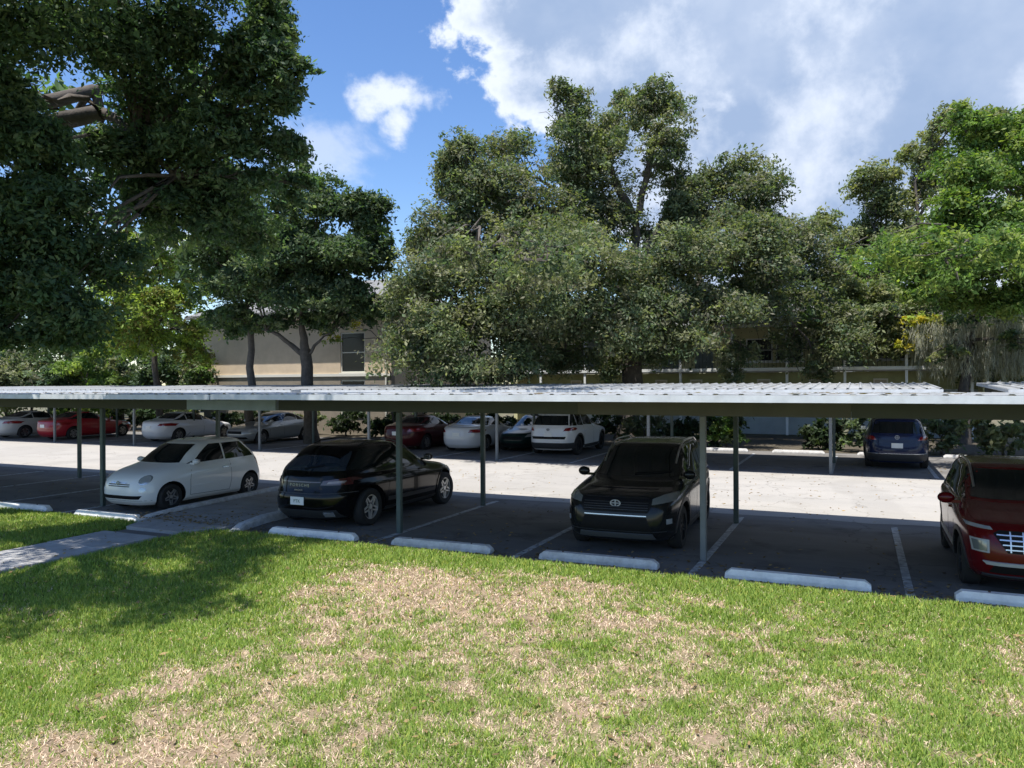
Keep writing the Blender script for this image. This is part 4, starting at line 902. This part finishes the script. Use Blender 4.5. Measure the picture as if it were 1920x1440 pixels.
tree('live_oak', 'huge spreading live oak with lumpy grey-green crown in the middle of the photo', 'tree', ob, tuple(P(1185, 560, 33.5)), .55, [cl(*o) for o in grow(oak, 1.16)]+[((-8.5, 21.2, 6.2), (1.6, 1.3, .8), 2500), ((-11, 20.8, 6.6), (1.5, 1.2, .8), 2200), ((-9.5, 23.5, 6.8), (2.4, 1.6, 1.1), 3500)]+[bk(850, 520, 130, 120, 35, 1500), bk(1000, 520, 130, 130, 35.5, 1800), bk(1140, 540, 130, 120, 35.5, 1800), bk(1290, 550, 130, 110, 35.5, 1800), bk(1430, 560, 120, 110, 35.5, 1500), bk(950, 400, 120, 70, 34.5, 900), bk(1100, 350, 70, 90, 35, 800), bk(1380, 420, 90, 60, 35.5, 700), bk(880, 640, 120, 70, 32, 1500), bk(1040, 620, 110, 50, 33, 900), bk(1200, 610, 110, 45, 33, 900), bk(1440, 535, 90, 60, 33, 700), bk(980, 520, 80, 80, 32, 800)], .155, OAK,
     forks=[(tuple(P(1080, 400, 33)), .34), (tuple(P(1255, 400, 33.5)), .32), (tuple(P(900, 470, 31)), .28), (tuple(P(1420, 480, 33)), .28), (tuple(P(1130, 300, 33.8)), .2, tuple(P(1185, 400, 33.6))), (tuple(P(1235, 250, 33.5)), .17, tuple(P(1200, 400, 33.6))), (tuple(P(1195, 400, 33.6)), .25)])
# near oak reaching in from the left, its shade on the lawn
z0 = ground(-330, 14)
no = [(60, 60, 150, 110, 11.5, 9000), (210, 60, 110, 90, 12.5, 8000), (330, 70, 110, 100, 13, 9000), (450, 110, 100, 110, 13, 10500), (515, 60, 60, 80, 13.5, 5500), (540, 160, 55, 60, 13, 4500), (250, 190, 130, 70, 13.5, 7500),
      (70, 270, 110, 90, 12, 8500), (30, 180, 60, 60, 12, 2500), (420, 240, 80, 60, 13.2, 5500), (350, 290, 110, 80, 13.8, 8000), (515, 270, 70, 60, 13.5, 5500), (220, 300, 90, 80, 13.5, 7000), (500, 340, 60, 40, 13.5, 2500),
      (90, 400, 120, 90, 12, 10500), (300, 390, 90, 60, 14, 6500), (60, 520, 110, 95, 12, 10500), (170, 480, 90, 80, 12.6, 7500), (100, 600, 120, 60, 12.2, 7500), (410, 380, 90, 60, 14.2, 6500), (10, 620, 70, 50, 12, 2500),
      (300, -140, 230, 110, 12, 3500), (-60, -160, 240, 140, 10.5, 4500), (-120, 200, 140, 260, 11.5, 8000), (430, -60, 120, 90, 12.5, 5000), (-30, 450, 80, 140, 11.5, 4000)]
no += [(380, 340, 120, 60, 14.6, 4500), (470, 420, 80, 50, 15, 3500), (300, 350, 90, 60, 14.4, 3000), (560, 350, 45, 45, 14.6, 2500), (440, 450, 70, 40, 15.2, 2500)]
no = [(a, b, c, d, e, int(f*1.3) if b > 0 else f) for a, b, c, d, e, f in no]
nocl = [cl(*o) for o in no]
# boughs towards the viewer, above the frame: they shade the lawn and walkway
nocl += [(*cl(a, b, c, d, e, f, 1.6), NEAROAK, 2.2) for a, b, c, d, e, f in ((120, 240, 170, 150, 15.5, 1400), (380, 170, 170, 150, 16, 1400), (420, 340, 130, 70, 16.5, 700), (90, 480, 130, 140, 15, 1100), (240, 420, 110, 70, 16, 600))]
for (u, v, h, r, n) in ((-8.9, 6.9, 8.4, 1.5, 5000), (-9.8, 3.4, 8.4, 1.7, 5500), (-8.4, 4.7, 8.3, 1.2, 4000), (-9.0, 1.0, 8.2, 1.8, 5500), (-7.8, 3.9, 8.5, 1.1, 3000), (-11.5, .3, 8.4, 2.0, 5500), (-8.3, 5.8, 8.6, 1.2, 5100), (-9.6, 4.6, 8.2, 1.7, 6800), (-11.2, 6.0, 8.2, 2.0, 7650), (-8.9, 2.6, 8.0, 1.5, 5950), (-11.5, 3.2, 8.0, 2.1, 7650), (-13.5, 5.5, 8.4, 2.2, 7650), (-10.5, 8.2, 8.8, 1.8, 6800), (-8.6, 8.0, 9.2, 1.2, 4250), (-13.5, 2, 8.2, 2.2, 4000)):
    nocl.append(((u, v, h), (r, r, r*.6), n))
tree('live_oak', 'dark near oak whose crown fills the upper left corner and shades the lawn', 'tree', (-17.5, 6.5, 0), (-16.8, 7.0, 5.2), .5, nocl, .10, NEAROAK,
     forks=[((-12.5, 9.5, 7.5), .3), ((-11, 5.5, 7.4), .28), ((-12.5, 3, 7.0), .26), ((-14, 10.5, 8.5), .25), (tuple(P(330, 330, 13.6)), .10, (-12.5, 9.5, 7.5))])
# dark mid-distance trees behind the carport, trunks in front of the beige block
FR = 36.5
t2 = [(520, 500, 80, 60, 31.5, 7000), (545, 385, 75, 50, 31, 5000), (450, 400, 60, 45, 31.5, 3500), (640, 540, 80, 50, 31, 7000), (570, 470, 80, 60, 31, 7000), (710, 480, 50, 60, 31.5, 4500), (600, 380, 75, 55, 31, 9000), (690, 400, 52, 60, 31, 8000), (650, 470, 90, 65, 31, 12000), (540, 450, 80, 60, 32, 9000), (560, 540, 90, 55, 32, 10000), (480, 520, 80, 60, 33, 9000), (670, 560, 60, 42, 31, 5500), (590, 600, 60, 30, 33, 3000), (440, 590, 60, 45, 34, 5000), (400, 460, 70, 60, 33, 7000), (430, 540, 50, 50, 33.5, 4500), (370, 400, 60, 35, 34, 3500), (480, 430, 60, 50, 32.5, 4500)]
tree('oak_tree', 'dark oak with a forked trunk leaning left before the beige building', 'tree', ground(585, 33), tuple(P(572, 655, 33)), .30, [cl(*o) for o in t2[:13]]+[bk(600, 480, 110, 110, 34, 1800), bk(690, 450, 60, 90, 33.5, 900), bk(680, 560, 60, 40, 33.5, 500), cl(450, 600, 50, 26, 33.5, 2200), cl(520, 600, 45, 24, 33, 1800), cl(630, 590, 60, 24, 32, 2500), cl(700, 595, 40, 24, 31.5, 1500)], .18, DARKOAK+OAK[:1],
     forks=[(tuple(P(500, 620, 33)), .13, tuple(P(572, 668, 33))), (tuple(P(565, 600, 33)), .2), (tuple(P(625, 620, 32.5)), .08, tuple(P(575, 670, 33)))], rtop=.8)
tree('oak_tree', 'slim straight trunk with dark crown left of the forked tree', 'tree', ground(470, 34), tuple(P(470, 620, 34)), .22, [cl(*o) for o in t2[13:]]+[bk(450, 500, 90, 100, 35, 1500)]+[cl(440, 610, 40, 35, 35, 2500)], .18, DARKOAK)
tree('sapling', 'bright yellow foliage branch against the beige building', 'tree', ground(742, 35.5), tuple(P(722, 640, 35)), .05, [cl(690, 588, 36, 15, 35, 900), cl(650, 605, 36, 16, 35, 700), cl(625, 632, 30, 16, 34.6, 700)], .12, YEL+LIME, twig=False)
tree('leafy_tree', 'lime-green tree glowing below the dark oak at the left', 'tree', ground(300, 40), tuple(P(290, 620, 40)), .2,
     [cl(*o) for o in ((300, 480, 75, 65, 38, 5500), (255, 550, 80, 65, 37, 6500), (345, 570, 75, 65, 38, 7000), (270, 630, 95, 60, 38, 7000), (375, 635, 60, 50, 39, 4500), (245, 455, 40, 40, 38, 1800), (300, 420, 35, 25, 38, 1000), (205, 610, 50, 50, 37, 3000))], .19, LIME+[(.16, .15, .04)], colvar=.35)
tree('tall_tree', 'tall dark green tree far behind the lime-green tree', 'tree', ground(280, 54), tuple(P(285, 600, 54)), .35, [cl(*o) for o in ((200, 560, 90, 80, 54, 4500), (330, 540, 90, 90, 54, 5000), (430, 530, 70, 80, 55, 4000), (270, 640, 120, 60, 53, 5000), (60, 600, 110, 70, 55, 4500), (110, 665, 130, 55, 54, 4500), (390, 620, 60, 60, 54, 3000))], .38, DARKOAK+OAK[:2], twig=False)
# shrubs and small trees closing the left background
lb = [('small tree with pale green crown at the far left background', 60, 650, 90, 50, 44), ('bright bush left of the dark slim trunk', 165, 665, 55, 40, 42), ('dark rounded shrub below the lime-green tree', 300, 680, 60, 38, 43), ('leafy shrub beside the left corner of the beige block', 368, 690, 34, 38, 42),
      ('low green shrub at the left edge of the background', 10, 700, 50, 25, 43), ('dark green bush between pale bushes at the left', 110, 700, 50, 22, 43), ('dark shrub with a bare stem left of the lime-green tree', 230, 695, 40, 30, 44)]
for i, (lb_, px, py, rx, ry, zz) in enumerate(lb):
    cols = [DARKOAK+OAK, LIME+BRIGHT, DARKOAK, OAK+BRIGHT, OAK, DARKOAK, DARKOAK+OAK][i]
    tree('shrub', lb_, 'shrub', ground(px, zz), tuple(P(px, 720, zz)), .09, [cl(px, py, rx, ry, zz, 3200), cl(px-rx*.4, py+25, rx*.8, 25, zz, 2500), cl(px+rx*.4, 715, rx*.9, 30, zz, 2000), cl(px, 765, rx, 35, zz, 1500)], .21, cols, twig=False, group='shrubs behind the left carport')
# right hand trees
rt = [(1640, 360, 55, 50, 37, 5500), (1700, 400, 75, 65, 37, 8500), (1620, 440, 50, 60, 38, 5000), (1680, 480, 80, 60, 37, 8500), (1600, 520, 50, 60, 37, 5000), (1650, 560, 70, 60, 36, 8000), (1760, 340, 50, 55, 37, 5000), (1620, 620, 70, 50, 35, 8000), (1700, 560, 60, 50, 34, 5500), (1560, 430, 45, 50, 37, 3500), (1580, 580, 50, 60, 35, 4500), (1680, 640, 50, 40, 33.5, 3500), (1790, 235, 55, 38, 36, 4500), (1865, 222, 60, 34, 36, 4500), (1655, 330, 45, 35, 37, 3000), (1740, 290, 55, 50, 37, 5000)]
tree('feathery_tree', 'pale olive feathery tree between the big oak and the bright green tree', 'tree', ground(1650, 37), tuple(P(1655, 560, 37)), .28, [cl(*o) for o in rt]+[bk(1600, 540, 60, 110, 39, 900), bk(1700, 500, 80, 110, 39, 1100), bk(1640, 630, 100, 50, 36, 900)], .18, OLIVE)
rb = [(1810, 240, 60, 40, 27, 6000), (1880, 250, 60, 50, 27, 7500), (1960, 230, 70, 60, 27, 6000), (1850, 320, 90, 60, 26, 13000), (1950, 330, 70, 80, 26, 8000), (1790, 410, 75, 60, 25.5, 11000), (1890, 430, 80, 65, 25.5, 12500), (1970, 440, 60, 80, 26, 6000), (1760, 490, 65, 50, 25, 9500),
      (1850, 510, 90, 60, 25, 13500), (1940, 540, 60, 50, 25, 7500), (1750, 545, 55, 30, 25, 5500), (1860, 570, 90, 28, 25.5, 6500)]
tree('maple_tree', 'bright green broad-leaved tree at the right edge', 'tree', ground(2030, 27), tuple(P(1990, 520, 27)), .32, [cl(*o) for o in grow(rb, 1.12)]+[bk(1850, 460, 120, 120, 29, 900), bk(1890, 300, 90, 80, 29, 500)]+[((2.2, 24.6, 6.0), (1.7, 1.6, .9), 3000), ((4.2, 25.5, 6.3), (1.8, 1.6, 1.0), 3000), ((.6, 25.6, 6.4), (1.3, 1.4, .8), 2000)], .15, BRIGHT, colvar=.35)
# mossy oak below it
ms = [(1730, 600, 45, 20, 32, 1800), (1790, 640, 40, 22, 32, 1500), (1720, 640, 36, 22, 32, 1200)]
mo = tree('mossy_oak', 'oak draped in grey Spanish moss below the bright green tree, with a yellow bough', 'tree', ground(1805, 31.0), tuple(P(1815, 640, 31.5)), .26,
     [cl(*o)+(YEL+LIME[:1],) for o in ms]+[cl(1880, 640, 90, 50, 33, 5000), cl(1800, 600, 90, 40, 33.5, 4000), cl(1830, 690, 90, 40, 33, 4500), cl(1930, 700, 70, 40, 32.5, 3500), cl(1640, 590, 80, 35, 34, 4500), cl(1730, 575, 80, 35, 34, 4500), cl(1830, 570, 80, 35, 33.5, 4500), cl(1920, 575, 80, 40, 33.5, 4500), cl(1760, 640, 80, 50, 35.5, 5000), cl(1860, 620, 90, 60, 36, 6000), cl(1950, 640, 80, 60, 36, 5000), cl(1850, 700, 110, 40, 35, 5000), bk(1850, 640, 130, 80, 37, 1500), cl(1840, 590, 70, 22, 30.3, 1500), cl(1905, 640, 50, 22, 30, 1000), cl(1780, 660, 40, 25, 30.5, 900)], .17, DARKOAK+OLIVE+OAK, colvar=.35,
     moss=[(tuple(P(x, y, zz)), (rx, .7, ry), n, ln) for x, y, zz, rx, ry, n, ln in ((1760, 615, 31.5, 1.0, .3, 2600, 1.3), (1850, 590, 31, 1.5, .35, 4200, 1.7), (1915, 600, 31, 1.2, .5, 3600, 1.9), (1770, 665, 31.8, .9, .35, 2500, 1.0), (1860, 650, 31, 1.5, .4, 3800, 1.5), (1930, 660, 31, 1.0, .4, 3500, 1.4))])
HEDGE_SHADED = [(.03, .052, .025), (.045, .065, .03), (.025, .04, .02)]  # leaf colours darkened to stand in for tree shade over the bushes
# hedge plants behind the far stalls
hp = [(-18.3, 1.5, HEDGE_SHADED), (-16.6, 1.3, HEDGE_SHADED), (-14.4, 1.5, HEDGE_SHADED), (-12.2, 1.4, OAK), (-10.2, 1.5, HEDGE_SHADED), (-8.0, 1.7, OAK), (-6.3, 1.6, HEDGE_SHADED), (-4.7, 1.7, BRIGHT+HEDGE_SHADED), (-1.15, 1.5, HEDGE_SHADED), (.4, 1.6, HEDGE_SHADED+OAK), (2.6, 1.8, OAK), (4.4, 1.7, OLIVE+OAK), (6.4, 1.9, OAK+HEDGE_SHADED), (8.6, 1.9, OAK), (10.8, 1.8, HEDGE_SHADED), (-20.6, 1.4, HEDGE_SHADED), (-23, 1.6, HEDGE_SHADED), (-25.5, 1.5, OAK), (-28.4, 1.6, HEDGE_SHADED), (-31.2, 1.5, HEDGE_SHADED), (-34, 1.5, OAK), (-37, 1.6, HEDGE_SHADED), (-40, 1.7, HEDGE_SHADED)]
hl = {0: 'dark bush behind the dark red sedan', 2: 'bush behind the far white sedan', 4: 'bush directly behind the white SUV', 5: 'shrub right of the white SUV', 6: 'dark bush behind the charcoal SUV roof', 7: 'bright leafy bush left of the pale wall', 8: 'dark bush right of the pale wall', 9: 'bush behind the left side of the blue SUV', 10: 'grey-green bush right of the blue SUV', 11: 'twiggy olive bush beside the mossy trunk', 12: 'large bush right of the mossy trunk', 13: 'bush at the right edge behind the red SUV',
      15: 'dark bush right of the silver sedan', 16: 'bush behind the silver sedan', 17: 'grey-green bush between the silver and white sedans', 18: 'bush behind the white nose-in sedan', 19: 'bush right of the bright red sedan', 20: 'bush behind the bright red sedan', 21: 'bush behind the pale grey sedan', 22: 'bush at the left edge behind the far cars', 1: 'bush behind the maroon car and the black SUV', 3: 'bush behind the dark green sedan', 14: 'bush beyond the right carport post'}
for i, (u, h, cols) in enumerate(hp):
    v = 30.4+random.uniform(-.25, .5); b = (u, v, 0)
    tree('shrub', hl[i], 'shrub', b, (u, v, h*.35), .05, [((u-.35, v, h*.45), (.75, .6, h*.45), 1100), ((u+.4, v+.1, h*.55), (.75, .6, h*.45), 1100), ((u, v-.1, h*.3), (.9, .6, h*.3), 800)], .19, cols, twig=False, group='shrubs along the far edge of the lot')
# palm-like trunk seen under the far carport roof, and a far wood that closes the horizon
tree('oak_tree', 'stout dark trunk under the far carport, right of the silver sedan', 'tree', (-18.55, 30.2, 0), (-18.5, 30.2, 3.6), .28, [((-18.4, 30.4, 5.0), (1.5, 1.5, 1.0), 3000)], .12, DARKOAK)
def wood():
    c = []
    for i in range(64):
        a = R(-62+i*2.0); d = 75+random.uniform(-8, 10); x, y = -math.sin(a+YAW-.5)*d, math.cos(a+YAW-.5)*d; h = random.uniform(4.5, 8)
        c.append(((x, y, h*.5), (4.2, 3.6, h*.6), 1300))
    V, Q, C_ = leaves(c, .85, DARKOAK+OAK, .3); o = np_mesh('far_wood', V, Q, M_leaf, None, C_); tag(o, 'distant line of dark trees closing the view behind the buildings', 'trees', kind='stuff')
wood()

def fallen_leaves():
    n = 5200; u = np.r_[RNG.uniform(-14, 4, 2400), RNG.uniform(-20, 4, 1600), RNG.uniform(-12, 3, 1200)]; v = np.r_[9.95+RNG.exponential(.35, 2400), RNG.uniform(10, 28, 1600), RNG.uniform(3, 9.9, 1200)]
    z = np.where(v > 9.94, .012, lawn_z(u, v, -10.45, 9.03, 9.93)+.03); z = np.where((u < -10) & (u > -12.6) & (v < 15), .095, z)
    a = RNG.uniform(0, PI*2, n); l = RNG.uniform(.02, .045, n); d = np.stack([np.cos(a)*l, np.sin(a)*l, RNG.uniform(-.004, .01, n)], -1); t = np.stack([-np.sin(a)*l*.4, np.cos(a)*l*.4, RNG.uniform(0, .01, n)], -1); c = np.stack([u, v, z], -1)
    V = np.stack([c-d, c+t, c+d, c-t], 1).reshape(-1, 3); col = np.repeat(np.array([.26, .18, .09])*RNG.uniform(.4, 1.5, (n, 1)), 4, 0)
    tag(np_mesh('fallen_leaves', V, np.arange(n*4).reshape(-1, 4), M_grass, None, col), 'dry leaves scattered along the edge of the stalls and on the lawn', 'leaves', kind='stuff')
fallen_leaves()
